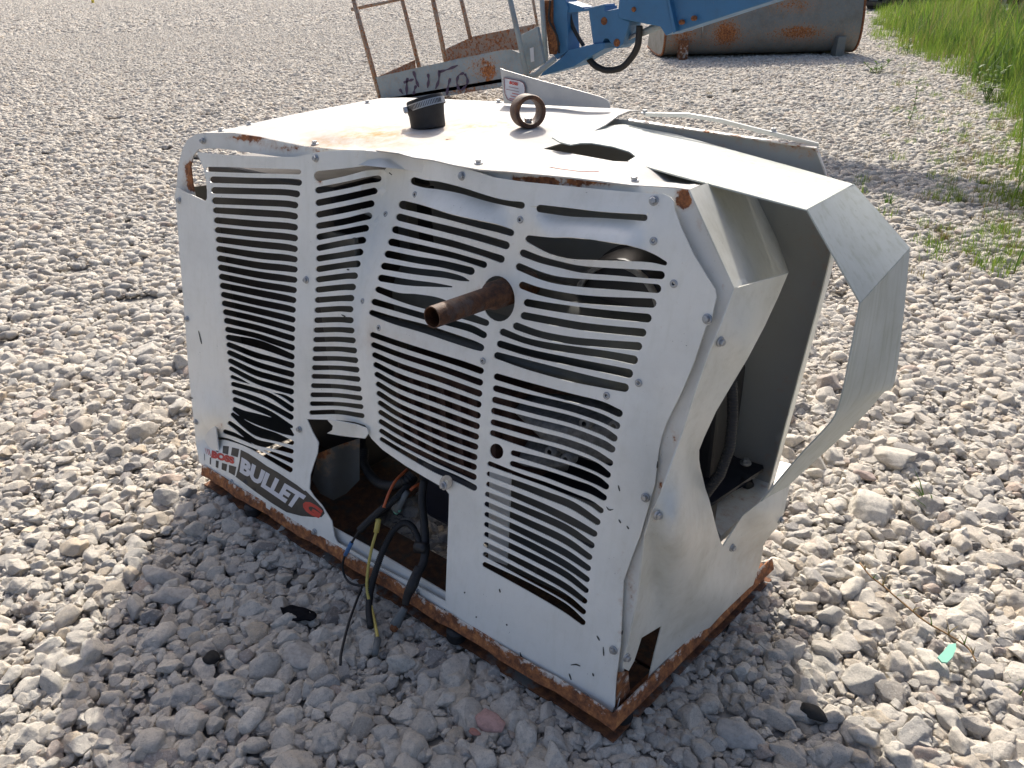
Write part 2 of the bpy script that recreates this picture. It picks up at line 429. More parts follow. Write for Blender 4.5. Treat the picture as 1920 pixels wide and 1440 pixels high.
def stone_geo(seed, sub):
    r = np.random.default_rng(seed); bm = bmesh.new(); bmesh.ops.create_icosphere(bm, subdivisions=sub, radius=1.0)
    V = np.array([v.co[:] for v in bm.verts]); F = [tuple(v.index for v in f.verts) for f in bm.faces]; bm.free()
    for _ in range(15):
        n = r.normal(size=3); n /= np.linalg.norm(n); d = r.uniform(.54, .84); k = V @ n-d
        V = V-np.outer(np.where(k > 0, k*.96, 0), n)
    ph = r.uniform(0, 6, (5, 3)); fr = r.normal(size=(5, 3))*np.array([2, 3, 4, 6, 8])[:, None]
    for i in range(5): V = V*(1+.05/(1+i*.3)*np.sin(V @ fr[i]+ph[i, 0]))[:, None]
    V *= A3(1.12, r.uniform(.78, 1.0), r.uniform(.55, .85)); V /= np.abs(V).max()
    return V, F
src = bpy.data.collections.new('gravel_sources')          # not linked to the scene: only instanced
STONES = []
for i in range(20):
    V, F = stone_geo(100+i, 4); me = mesh('stone', V, F, True); me.materials.append(M['stone']); STONES.append(me)
    o = bpy.data.objects.new('src_%02d' % i, me); src.objects.link(o)
LOW = [stone_geo(300+i, 2) for i in range(14)]
def scatter_size(r, n):
    s = np.exp(r.normal(math.log(.0126), .50, n)); return np.clip(s, .006, .044)
psrc = bpy.data.collections.new('gravel_patch_sources')
PATCH = .8
def patch_mesh(seed, dens):
    r = np.random.default_rng(seed); n = int(dens*PATCH*PATCH); VV = []; FF = []; RN = []; b = 0
    sz = scatter_size(r, n)
    for k in range(n):
        V, F = LOW[r.integers(len(LOW))]; q = Quaternion((r.normal(), r.normal(), r.normal(), r.normal())); q.normalize(); a, bb = r.uniform(0, 6.28), r.uniform(-.5, .5)
        R = np.array((Matrix.Rotation(a, 3, 'Z') @ Matrix.Rotation(bb, 3, 'X')).row if False else [list(x) for x in (Matrix.Rotation(a, 3, 'Z') @ Matrix.Rotation(bb, 3, 'X'))])
        P = (V*sz[k]) @ R.T + A3(r.uniform(-PATCH/2, PATCH/2), r.uniform(-PATCH/2, PATCH/2), -.014+.24*sz[k]+r.uniform(-.008, .006))
        VV.append(P); FF.append(np.array(F)+b); b += len(P); RN.append(np.full(len(P), r.uniform()))
    V = np.concatenate(VV); F = np.concatenate(FF); me = bpy.data.meshes.new('gravel_patch')
    me.vertices.add(len(V)); me.vertices.foreach_set('co', V.ravel().astype(np.float32))
    me.loops.add(F.size); me.loops.foreach_set('vertex_index', F.ravel().astype(np.int32)); me.polygons.add(len(F))
    me.polygons.foreach_set('loop_start', np.arange(0, F.size, 3, dtype=np.int32)); me.polygons.foreach_set('loop_total', np.full(len(F), 3, np.int32))
    me.update(calc_edges=True); me.validate(); me.polygons.foreach_set('use_smooth', [True]*len(F))
    at = me.attributes.new('rnd', 'FLOAT', 'POINT'); at.data.foreach_set('value', np.concatenate(RN).astype(np.float32))
    me.materials.append(M['stone']); return me
for i in range(4):
    o = bpy.data.objects.new('patch_%02d' % i, patch_mesh(900+i, 4600)); psrc.objects.link(o)

def instancer(name, pts, rots, scls, idx, collection):
    me = bpy.data.meshes.new(name); me.vertices.add(len(pts)); me.vertices.foreach_set('co', np.asarray(pts, np.float32).ravel())
    for k, arr, ty, fld in (('rot', rots, 'FLOAT_VECTOR', 'vector'), ('scl', scls, 'FLOAT_VECTOR', 'vector'), ('idx', idx, 'INT', 'value')):
        a = me.attributes.new(k, ty, 'POINT'); a.data.foreach_set(fld, np.asarray(arr, np.int32 if ty == 'INT' else np.float32).ravel())
    o = bpy.data.objects.new(name, me); COL.objects.link(o)
    g = bpy.data.node_groups.new(name+'_nodes', 'GeometryNodeTree')
    g.interface.new_socket('Geometry', in_out='INPUT', socket_type='NodeSocketGeometry'); g.interface.new_socket('Geometry', in_out='OUTPUT', socket_type='NodeSocketGeometry')
    gi = g.nodes.new('NodeGroupInput'); go = g.nodes.new('NodeGroupOutput'); ip = g.nodes.new('GeometryNodeInstanceOnPoints')
    ci = g.nodes.new('GeometryNodeCollectionInfo'); ci.inputs['Collection'].default_value = collection; ci.inputs['Separate Children'].default_value = True; ci.inputs['Reset Children'].default_value = True
    def at(nm, ty):
        n = g.nodes.new('GeometryNodeInputNamedAttribute'); n.data_type = ty; n.inputs['Name'].default_value = nm; return n.outputs['Attribute']
    er = g.nodes.new('FunctionNodeEulerToRotation'); L = g.links.new
    L(gi.outputs[0], ip.inputs['Points']); L(ci.outputs[0], ip.inputs['Instance']); ip.inputs['Pick Instance'].default_value = True
    L(at('idx', 'INT'), ip.inputs['Instance Index']); L(at('rot', 'FLOAT_VECTOR'), er.inputs[0]); L(er.outputs[0], ip.inputs['Rotation']); L(at('scl', 'FLOAT_VECTOR'), ip.inputs['Scale'])
    L(ip.outputs[0], go.inputs[0]); md = o.modifiers.new('scatter', 'NODES'); md.node_group = g
    return o
CXY = CAM[:2]; FH = FWD[:2]/np.linalg.norm(FWD[:2]); RH = A3(FH[1], -FH[0])
def in_view(P, margin=.12):
    """True for ground points inside the picture's left and right edges (with a margin)"""
    d = P-CXY; f = d @ FH; s = d @ RH; return (f > .25) & (np.abs(s) < f*(.78+margin)+.35)
def proj(P):
    d = np.atleast_2d(P)-CAM; z = d @ FWD; return 960+FPX*(d @ RGT)/z, 720-FPX*(d @ UPV)/z, z
FOOT = (A3(.02, .03), A3(1.59, .68))
def in_foot(P): return (P[:, 0] > FOOT[0][0]) & (P[:, 0] < FOOT[1][0]) & (P[:, 1] > FOOT[0][1]) & (P[:, 1] < FOOT[1][1])
NEAR_R = 4.0
# near stones: one by one
r = np.random.default_rng(11); box_n = 90000
P = np.stack([r.uniform(CXY[0]-5.2, CXY[0]+5.2, box_n*4), r.uniform(CXY[1]-1, CXY[1]+5.2, box_n*4)], 1)
dist = np.linalg.norm(P-CXY, axis=1); P = P[(dist < NEAR_R) & in_view(P, .30)]
area = .5*NEAR_R**2*1.72; P = P[:int(6200*area)]
n = len(P); sz = scatter_size(r, n); sz[:int(n*.02)] *= 1.7
zz = -.012+.26*sz+r.uniform(-.009, .005, n); rot = np.stack([r.uniform(-.45, .45, n), r.uniform(-.45, .45, n), r.uniform(0, 6.28, n)], 1)
zz[in_foot(P)] = -.030
hard = (P[:, 0] > -.06) & (P[:, 0] < 1.69) & (P[:, 1] > -.055) & (P[:, 1] < .74) & ~in_foot(P)
zz[hard] = np.minimum(zz[hard], .010-sz[hard]*.8)
scl = np.stack([sz*r.uniform(.9, 1.25, n), sz*r.uniform(.85, 1.1, n), sz*r.uniform(.8, 1.05, n)], 1); idx = r.integers(0, len(STONES), n)
px_, py_, dz_ = proj(np.column_stack([P, zz])); shown = (px_ > 5) & (px_ < 1915) & (py_ > 5) & (py_ < 1435) & (zz+sz*.6 > .006) & ~in_foot(P)
hidden = (P[:, 0] > -.4) & (P[:, 0] < 1.75) & (P[:, 1] > 0) & (P[:, 1] < 2.2)
score = np.where(shown & ~hidden, sz/dz_*(1+6*np.maximum(zz, 0)), 0); top = np.argsort(-score)[:300]
rest = np.ones(n, bool); rest[top] = False
PINK = set(top[:0])
for k in top:
    o = bpy.data.objects.new('stone', STONES[idx[k]]); link(o, ground)
    o.matrix_parent_inverse = Matrix.Identity(4); o.location = (P[k, 0], P[k, 1], zz[k]); o.rotation_euler = tuple(rot[k]); o.scale = tuple(scl[k])
g1 = instancer('gravel', np.column_stack([P, zz])[rest], rot[rest], scl[rest], idx[rest], src)
tag(g1, 'pale limestone gravel around the housing', 'gravel', kind='stuff')
# farther gravel: patches of real stones, copied and turned
pp = []; ps = []
for sc_, r0, r1_ in ((1.06, NEAR_R-.7, 30), (2.1, 29, 85)):
    st = PATCH*.92*sc_/1.06; m = int(r1_/st)+1
    for i in range(-m, m//2):
        for j in range(-3, m):
            c = A3(i*st, j*st)+CXY; dd = np.linalg.norm(c-CXY)
            if r0 < dd < r1_ and in_view(c[None], .35+1.2/dd)[0]: pp.append(c); ps.append(sc_)
pp = np.array(pp)+r.uniform(-.04, .04, (len(pp), 2)); n = len(pp)
g2 = instancer('gravel_field', np.column_stack([pp, r.uniform(-.006, .006, n)]), np.stack([np.zeros(n), np.zeros(n), r.uniform(0, 6.28, n)], 1), np.array(ps)[:, None]*np.ones((n, 3)), r.integers(0, 4, n), psrc)
tag(g2, 'open stretch of pale gravel reaching back to the yard edge', 'gravel', kind='stuff')

# ================================================================== THE GENERATOR HOUSING
GEN = thing('generator_housing', 'crumpled white generator housing with slotted grille lying open on the gravel', 'generator', (.8, .35, 0))
def Z(ox, oy, k): return lambda *pts: [(ox+p[0]/k, oy+p[1]/k, (p[2] if len(p) > 2 else 0)/k) for p in pts]
a1, a2, a3, a4 = Z(370, 290, 8), Z(370, 460, 8), Z(370, 630, 8), Z(370, 760, 8)
b1, b2, b3, b4 = Z(560, 300, 9.6), Z(560, 440, 9.6), Z(560, 580, 9.6), Z(560, 710, 9.6)
A1, A2, A3_, A4 = Z(680, 320, 6), Z(680, 500, 6.857), Z(680, 620, 6.857), Z(680, 740, 6.857)
A5, A6, A7, A8 = Z(920, 380, 5.333), Z(900, 580, 5.333), Z(890, 760, 6), Z(890, 950, 6)
h = 47
SL1 = [a1((160, 218, 36), (500, 228, 40), (850, 240, 40), (1520, 258, 38)), a1((230, 375, 50), (850, 395, 48), (1300, 402, 48), (1520, 418, 50)), a1((250, 535, 50), (850, 550, 48), (1300, 565, 48), (1490, 590, 52)),
       a1((265, 690, 52), (850, 715, 50), (1300, 735, 50), (1465, 758, 50)), a1((275, 835, 46), (850, 870, 52), (1300, 900, 52), (1460, 925, 50)), a1((290, 985, 48), (850, 1038, 52), (1300, 1068, 52), (1460, 1090, 50)),
       a1((300, 1130, 46), (850, 1188, 52), (1300, 1228, 52), (1460, 1252, 50)), a1((315, 1275, 46), (850, 1340, 52), (1300, 1385, 52), (1460, 1415, 48)),
       a2((320, 55, 46), (900, 148, 52), (1300, 185, 52), (1460, 210, 46)), a2((335, 197, 46), (900, 298, 52), (1300, 340, 52), (1460, 362, 46)), a2((348, 333, 46), (900, 440, 52), (1300, 495, 52), (1455, 518, 46)),
       a2((362, 470, 46), (900, 582, 52), (1300, 645, 52), (1448, 672, 46)), a2((375, 605, 46), (900, 712, 52), (1300, 790, 52), (1440, 822, 46)), a2((390, 740, 44), (900, 855, 50), (1300, 935, 50), (1432, 968, 46)),
       a2((404, 870, 44), (900, 985, 48), (1300, 1080, 48), (1428, 1115, 46)), a2((420, 1000, 44), (900, 1112, 46), (1300, 1220, 46), (1424, 1258, 46)), a2((435, 1130, 44), (900, 1240, 46), (1300, 1360, 46), (1420, 1395, 46)),
       a3((450, -98, 42), (850, -12, 42), (1100, 70, 46), (1420, 175, 46)), a3((462, 20, 42), (850, 105, 62), (1100, 185, 58), (1415, 312, 46)), a3((470, 130, 40), (850, 280, 46), (1100, 348, 42), (1415, 442, 46)),
       a3((480, 250, 40), (850, 410, 44), (1100, 490, 44), (1412, 575, 46)), a3((492, 372, 38), (850, 545, 46), (1100, 620, 46), (1408, 705, 46)), a3((505, 490, 36), (850, 668, 40), (1100, 752, 46), (1405, 835, 46)),
       a3((535, 722, 36), (850, 808, 36), (1100, 898, 38), (1405, 1092, 46)), a3((550, 838, 36), (850, 940, 42), (1100, 1052, 44), (1402, 1218, 44)), a3((562, 955, 40), (850, 1065, 46), (1100, 1172, 42), (1410, 1362, 26)),
       a4((560, 60, 38), (700, 140, 62), (900, 210, 84), (1150, 295, 92), (1330, 375, 70), (1425, 440, 26)), a4((530, 140, 34), (700, 275, 56), (900, 395, 74), (1150, 470, 66), (1415, 560, 36)),
       a4((485, 268, 34), (600, 350, 38), (760, 478, 46), (900, 560, 46), (1150, 615, 44), (1410, 690, 36)), a4((415, 395, 34), (550, 440, 32), (700, 512, 22), (820, 585, 4)),
       a4((310, 495, 18), (450, 510, 16), (700, 600, 10), (900, 690, 22), (1100, 800, 34), (1390, 965, 42))]
SL1x = [a3((520, 612, 30), (640, 660, 24), (790, 722, 3)), a3((1140, 850, 3), (1300, 905, 26), (1415, 975, 36)), a4((990, 672, 4), (1150, 728, 26), (1405, 830, 38))]
SL2 = [b1((365, 290, 95), (800, 225, 72), (1200, 150, 46), (1530, 110, 60)), b1((350, 545, 60), (800, 462, 62), (1200, 375, 62), (1430, 338, 62)), b1((355, 770, 60), (800, 682, 62), (1360, 560, 62)), b1((360, 982, 58), (800, 895, 62), (1310, 785, 62)),
       b1((362, 1186, 58), (800, 1112, 60), (1265, 1005, 64)), b1((368, 1385, 58), (800, 1300, 60), (1210, 1225, 62)), b2((365, 240, 56), (800, 152, 58), (1155, 98, 62)), b2((362, 430, 56), (800, 362, 56), (1105, 312, 62)),
       b2((360, 620, 56), (800, 552, 56), (1055, 525, 62)), b2((355, 807, 54), (800, 750, 55), (1008, 738, 60)), b2((348, 992, 54), (750, 950, 54), (972, 942, 60)), b2((338, 1177, 54), (700, 1150, 52), (942, 1142, 60)),
       b2((330, 1360, 52), (700, 1335, 52), (928, 1342, 58)), b3((322, 197, 52), (700, 185, 50), (935, 196, 56)), b3((312, 375, 50), (700, 365, 48), (952, 382, 54)), b3((305, 547, 50), (700, 540, 48), (975, 560, 54)),
       b3((297, 717, 50), (700, 714, 46), (998, 742, 54)), b3((288, 887, 48), (700, 886, 44), (1018, 918, 54)), b3((280, 1052, 48), (700, 1054, 42), (1040, 1088, 54)), b3((272, 1207, 46), (700, 1220, 42), (1060, 1258, 52)),
       b4((262, 127, 46), (700, 140, 42), (1082, 186, 50)), b4((252, 292, 46), (700, 300, 42), (1102, 350, 48)), b4((240, 452, 44), (700, 456, 38), (1120, 505, 46)), b4((228, 612, 42), (700, 602, 42), (1140, 668, 46))]
SL3 = [A1((578, 116, 44), (700, 148, 44), (850, 166, 44), (1100, 220, 36), (1400, 312, 32), (1600, 360, 30), (1785, 390, 40)), A1((448, 382, 48), (700, 442, 46), (1000, 525, 36), (1300, 600, 44), (1500, 645, 46), (1665, 698, 40)),
       A1((412, 522, 42), (700, 596, 40), (1000, 670, 42), (1300, 748, 44), (1610, 840, 46)), A1((365, 662, 42), (700, 746, 40), (1000, 820, 40), (1300, 910, 38), (1555, 995, 44)), A1((322, 802, 42), (700, 882, 38), (1000, 950, 36), (1200, 1008, 36), (1360, 1058, 40)),
       A1((282, 937, 42), (600, 1002, 40), (900, 1052, 42), (1215, 1130, 46)), A1((240, 1072, 40), (600, 1132, 38), (900, 1168, 38), (1100, 1212, 30), (1200, 1242, 6)), A1((205, 1207, 40), (500, 1256, 36), (800, 1284, 24), (1000, 1306, 8)),
       A2((195, 292, 40), (450, 385, 52), (700, 435, 82), (1000, 500, 90), (1300, 620, 56), (1585, 722, 42)), A2((148, 452, 42), (450, 540, 40), (800, 642, 42), (1200, 742, 46), (1400, 800, 48), (1555, 878, 44)),
       A2((112, 590, 36), (400, 690, 50), (800, 800, 58), (1100, 900, 60), (1400, 1000, 58), (1515, 1040, 48))]
SL3b = [A3_((125, 52, 36), (500, 182, 38), (1000, 342, 40), (1300, 438, 44), (1515, 515, 44)), A3_((137, 182, 36), (500, 320, 36), (1000, 482, 40), (1505, 665, 44)), A3_((150, 312, 36), (500, 460, 36), (1000, 627, 40), (1495, 808, 44)),
        A3_((165, 437, 35), (500, 600, 36), (1000, 772, 40), (1485, 948, 44)), A3_((180, 562, 35), (500, 730, 34), (1000, 912, 40), (1475, 1090, 44)), A3_((195, 687, 34), (500, 860, 34), (1000, 1052, 40), (1465, 1228, 42)),
        A3_((205, 807, 34), (500, 985, 34), (1000, 1190, 40), (1455, 1363, 42)), A4((220, 107, 33), (500, 280, 34), (1000, 502, 40), (1445, 670, 42)), A4((226, 227, 33), (500, 390, 34), (1000, 632, 40), (1435, 803, 42)),
        A4((231, 347, 33), (500, 507, 36), (1000, 760, 38), (1427, 930, 42)), A4((236, 467, 31), (500, 627, 34), (1000, 872, 38), (1425, 1058, 42)), A4((240, 572, 28), (500, 730, 30), (900, 950, 40), (1200, 1080, 44), (1430, 1196, 42))]
SL4 = [A5((492, 58, 38), (800, 96, 42), (1100, 120, 32), (1400, 140, 32), (1535, 150, 34)), A5((385, 365, 40), (600, 430, 84), (800, 455, 108), (1100, 480, 98), (1400, 510, 78), (1600, 552, 48), (1740, 606, 24)),
       A5((325, 505, 38), (500, 570, 36), (700, 622, 33), (900, 665, 35), (1200, 690, 36), (1500, 710, 42), (1700, 725, 42)), A5((285, 642, 38), (500, 730, 38), (700, 780, 39), (1000, 810, 42), (1300, 830, 45), (1660, 860, 46)),
       A5((315, 827, 38), (500, 890, 40), (800, 950, 42), (1100, 980, 42), (1610, 1005, 48)), A5((362, 1000, 38), (600, 1042, 40), (900, 1085, 42), (1200, 1120, 43), (1565, 1155, 45)), A5((332, 1130, 38), (600, 1182, 40), (900, 1235, 40), (1200, 1270, 40), (1515, 1300, 42)),
       A6((362, 168, 38), (600, 250, 36), (900, 310, 38), (1200, 340, 38), (1580, 370, 42)), A6((228, 227, 36), (450, 312, 32), (700, 370, 36), (1000, 415, 38), (1300, 460, 40), (1535, 506, 45)), A6((200, 347, 36), (500, 437, 38), (900, 522, 40), (1300, 602, 43), (1485, 642, 46)),
       A6((172, 462, 36), (500, 562, 50), (900, 668, 54), (1200, 735, 48), (1445, 784, 44))]
SL4b = [A6((168, 674, 34), (500, 772, 38), (900, 880, 40), (1200, 957, 42), (1388, 1040, 40)), A6((158, 792, 33), (500, 886, 36), (900, 982, 40), (1200, 1082, 42), (1365, 1163, 38)), A6((148, 906, 33), (500, 1000, 36), (900, 1100, 40), (1200, 1207, 42), (1338, 1288, 38)),
        A6((139, 1016, 33), (500, 1116, 36), (900, 1220, 40), (1200, 1335, 42), (1316, 1398, 38)), A7((208, 192, 35), (700, 330, 40), (1000, 410, 43), (1300, 520, 45), (1520, 648, 38)), A7((200, 312, 34), (500, 410, 42), (800, 495, 52), (1100, 590, 56), (1350, 690, 54), (1495, 782, 38)),
        A7((432, 537, 32), (800, 640, 45), (1100, 735, 52), (1350, 835, 52), (1475, 913, 38)), A7((422, 657, 32), (800, 772, 42), (1100, 880, 49), (1300, 950, 48), (1450, 1038, 38)), A7((168, 657, 28), (500, 785, 23), (800, 890, 26), (1100, 1010, 28), (1300, 1100, 33), (1418, 1184, 34)),
        A7((158, 772, 28), (500, 895, 38), (800, 1010, 43), (1100, 1130, 46), (1378, 1313, 38)), A7((152, 887, 28), (500, 1030, 38), (800, 1160, 43), (1100, 1310, 46), (1343, 1445, 38)), A7((138, 1000, 28), (500, 1150, 38), (1000, 1370, 44), (1312, 1575, 38)),
        A8((132, -28, 28), (600, 182, 40), (1000, 372, 43), (1288, 568, 36)), A8((132, 87, 28), (600, 310, 40), (1000, 512, 43), (1274, 693, 35)), A8((128, 200, 28), (600, 422, 40), (1000, 640, 42), (1260, 818, 35)), A8((128, 312, 28), (600, 542, 38), (1000, 752, 40), (1250, 943, 33)),
        A8((122, 427, 28), (600, 670, 38), (1000, 890, 40), (1235, 1063, 33)), A8((117, 537, 28), (600, 792, 38), (1000, 1010, 40), (1220, 1183, 33)), A8((112, 652, 30), (600, 902, 46), (1000, 1132, 50), (1214, 1303, 34))]
CHAINS = [SL1, SL2, SL3, SL3b, SL4, SL4b]

def slot_poly(c):
    pts = catmull(c, 5); n = len(pts); L = []; R = []
    for i, p in enumerate(pts):
        d = pts[min(i+1, n-1)][:2]-pts[max(i-1, 0)][:2]; d = d/np.linalg.norm(d); m = A3(-d[1], d[0]); hh = max(p[2], .35); L.append(p[:2]+m*hh); R.append(p[:2]-m*hh)
    def capp(p, d, hh): m = A3(-d[1], d[0]); return [p+(m*math.cos(t)+d*math.sin(t))*hh for t in (.5, 1.05, 1.571, 2.09, 2.64)]
    d1 = pts[-1][:2]-pts[-2][:2]; d1 /= np.linalg.norm(d1); d0 = pts[0][:2]-pts[1][:2]; d0 /= np.linalg.norm(d0)
    poly = L + (capp(pts[-1][:2], d1, pts[-1][2]) if pts[-1][2] > 1 else []) + R[::-1] + (capp(pts[0][:2], d0, pts[0][2]) if pts[0][2] > 1 else [])
    return [tuple(p) for p in poly], [p[:2] for p in pts]
def ell(cx, cy, rx, ry, rot=0.0, n=28):
    return [(cx+rx*math.cos(t)*math.cos(rot)-ry*math.sin(t)*math.sin(rot), cy+rx*math.cos(t)*math.sin(rot)+ry*math.sin(t)*math.cos(rot)) for t in np.linspace(0, 2*math.pi, n, endpoint=False)]
OPENING = [(575.6, 786), (633, 787.5), (664, 791), (684, 797), (689, 803), (690, 812), (697, 823), (717, 843), (760, 873), (800, 897), (823, 910), (836, 918), (842, 927), (839, 1020), (835, 1128), (787, 1101.7), (717, 1066.7), (655, 1030), (632, 1017), (627, 1007), (621.7, 977),
           (603, 947), (588, 930), (580, 917), (581.7, 890), (588, 870), (595, 850), (597, 830), (586, 810)]
PIPEHOLE = ell(934, 560, 31, 43, -.12); SMALLHOLE = ell(930.8, 846.3, 12.6, 14.8, -.35, 20)
PANEL = [(369, 285), (420, 290), (507, 294), (552, 294), (575, 290), (590, 286), (622, 282.5), (652, 281), (705, 282), (735, 285), (775, 295), (810, 302), (860, 312), (895, 322), (925, 332), (975, 340), (1075, 350), (1150, 357), (1207, 361.7),
         (1228, 363), (1243, 363), (1257, 369), (1263, 377), (1265, 393), (1277, 427), (1300, 477), (1320, 510), (1341, 543), (1343, 557), (1337, 583), (1333, 607), (1324, 611), (1302, 678), (1279, 733), (1250, 792), (1240, 821), (1235, 844), (1228, 908), (1217, 947),
         (1200, 1006), (1183, 1049), (1169, 1090), (1168, 1123), (1164, 1206), (1156, 1271), (1152, 1323), (1146, 1340), (1138, 1337), (1101.6, 1313), (1008, 1253), (982, 1235), (930, 1203), (841.6, 1150), (826, 1144), (762, 1109), (677.5, 1055), (627, 1021.6),
         (590, 1005), (559, 990.6), (537, 976.6), (480.6, 940), (435.6, 909), (407.5, 892), (385, 881), (374, 867), (367, 830), (364, 794), (360, 760), (352, 680), (347, 605), (337, 480), (330, 382), (327, 367), (331, 352), (385, 377), (388, 372), (388, 357), (386, 337), (382, 317)]
UT = [(770, 343), (787, 351), (822, 355), (863, 362), (913, 377), (947, 385), (978, 392)]; UB = [(748, 380), (755, 373), (797, 386), (847, 402), (897, 412), (930, 418), (962, 430)]
WT = [(1000, 397), (1051, 405), (1107, 408), (1164, 410), (1201, 416), (1218, 412)]; WB = [(985, 446), (995, 439), (1051, 441), (1089, 444), (1145, 451), (1201, 461), (1230, 474)]
def louver(x, y, T, B, amp):
    tx = np.array(T); bx = np.array(B); x0, x1 = max(tx[0, 0], bx[0, 0]), min(tx[-1, 0], bx[-1, 0])
    yt = np.interp(x, tx[:, 0], tx[:, 1]); yb = np.interp(x, bx[:, 0], bx[:, 1])
    if x < x0-10 or x > x1+10 or y < yt-9 or y > yb+9: return 0.0
    t = np.clip((y-(yt+yb)/2)/((yb-yt)/2), -1, 1); return amp*t*sst(x, x0-5, x0+40)*(1-sst(x, x1-45, x1+5))
def pd(x, y):
    d = -.075*gs(x, y, 738, 350, 75, 130) - .018*gs(x, y, 890, 545, 70, 60) - .035*gs(x, y, 408, 822, 34, 26) + .014*gs(x, y, 385, 775, 30, 35)
    d += -.028*gs(x, y, 610, 830, 90, 90) + .012*gs(x, y, 500, 640, 60, 140) - .018*gs(x, y, 1245, 860, 45, 130) - .012*gs(x, y, 1180, 1130, 40, 90)
    d += .018*gs(x, y, 1110, 430, 90, 45) - .02*gs(x, y, 640, 700, 70, 120) + .010*gs(x, y, 800, 750, 120, 80) - .02*gs(x, y, 1040, 490, 80, 50)
    d += .004*math.sin(x*.013+y*.007)+.003*math.sin(y*.017-x*.005)
    xf = np.interp(y, [280, 600, 800], [733, 671, 690]); d += -.030*max(0, 1-abs(x-xf)/42)*(1-sst(y, 520, 700))
    d += louver(x, y, UT, UB, .020) + louver(x, y, WT, WB, .024)
    return d
def front(x, y): return FP(x, y, pd(x, y))
holes = []; bands = []
for ch in CHAINS:
    prevc = None
    for c in ch:
        poly, cen = slot_poly(c); holes.append(poly)
        if prevc is not None: bands.append([tuple(p) for p in prevc]+[tuple(p) for p in cen[::-1]])
        prevc = cen
for c in SL1x: holes.append(slot_poly(c)[0])
last2 = slot_poly(SL2[-1])[1]; bands.append([tuple(p) for p in last2]+[(680, 796), (640, 789), (580, 787)])
holes += [OPENING, PIPEHOLE, SMALLHOLE]
P, T = cdt(PANEL, holes, 11, 9)
P3 = np.array([front(x, y) for x, y in P]); T = orient(P3, T); cen = P[T].mean(1); owner = np.full(len(T), -1)
for bi, bnd in enumerate(bands):
    bb = np.array(bnd); k = np.nonzero((cen[:, 0] > bb[:, 0].min()) & (cen[:, 0] < bb[:, 0].max()) & (cen[:, 1] > bb[:, 1].min()) & (cen[:, 1] < bb[:, 1].max()) & (owner < 0))[0]
    k = k[inpoly(cen[k], bb)]; owner[k] = bi
def panel_rust(x, y): return .32*gs(x, y, 412, 800, 10, 10)+.30*gs(x, y, 600, 340, 6, 10)+.2*gs(x, y, 1166, 1150, 5, 120)+.12*gs(x, y, 905, 545, 26, 20)+.25*gs(x, y, 725, 322, 14, 5)
def panel_stain(x, y): return .25*gs(x, y, 425, 560, 10, 160)+.22*gs(x, y, 720, 640, 200, 30)+.15*gs(x, y, 1000, 700, 160, 30)+.2*gs(x, y, 700, 600, 14, 60)
rA = np.array([panel_rust(x, y) for x, y in P]); sA = np.array([panel_stain(x, y) for x, y in P])
def sub(name, mask, parent):
    u, inv = np.unique(T[mask], return_inverse=True)
    return ob(name, mesh(name, P3[u], inv.reshape(-1, 3), True, {'rust': rA[u], 'stain': sA[u]}), 'panel', parent, .0028)
fpanel = sub('front_panel', owner < 0, GEN); fpanel['label'] = 'dented white front panel with rows of cooling slots'
for bi in range(len(bands)):
    if (owner == bi).sum() > 2: sub('slat', owner == bi, fpanel)
# torn flap over the lower opening
FL = [p[:2] for p in b4((520, 752), (600, 745), (860, 795), (1060, 835), (1215, 890), (1245, 960), (1240, 1000), (1190, 1078), (1060, 1062), (930, 1050), (720, 1022), (510, 985), (600, 930), (615, 850))]
sheet('torn_flap', FL, lambda x, y: FP(x, y, pd(x, y)+.012+.022*sst(690-x, 0, 70)-.02*(y-800)/30*sst(690-x, 0, 30)), 'panel', fpanel, (), 9, 8, .0028, lambda x, y: .2*gs(x, y, 617, 800, 6, 16))

# ---- front frame behind the panel
def ff(x, y): return FP(x, y, pd(x, y)*.55-.016)
FR_OUT = [(330, 358), (333, 320), (340, 285), (350, 263), (366, 252), (385, 249), (440, 250), (487, 257), (525, 265), (575, 275), (637, 281.5), (700, 283), (760, 292), (812, 301), (850, 310), (900, 319), (950, 323), (1075, 335), (1183, 348), (1267, 353), (1293, 356.5),
          (1330, 437), (1377, 540), (1366, 585), (1340, 655), (1300, 752), (1262, 862), (1240, 925), (1222, 970), (1208, 1030), (1200, 1100), (1187, 1170), (1172, 1228), (1163, 1300), (1156, 1336), (1140, 1330), (1010, 1248), (840, 1146), (680, 1050), (560, 985), (440, 905), (390, 878), (378, 850), (368, 760), (352, 610), (340, 480)]
FR_IN = [(362, 292), (357, 312), (361, 345), (366, 372), (372, 480), (384, 620), (400, 770), (412, 862), (455, 888), (572, 960), (700, 1030), (850, 1120), (1010, 1215), (1118, 1285), (1128, 1240), (1140, 1160), (1160, 1060), (1190, 960), (1222, 850), (1268, 720), (1305, 620), (1316, 570), (1312, 545), (1282, 490), (1252, 415), (1238, 385), (1190, 376), (1080, 362), (950, 348), (850, 335), (760, 318), (640, 306), (575, 299), (510, 292), (440, 282), (400, 277), (372, 280)]
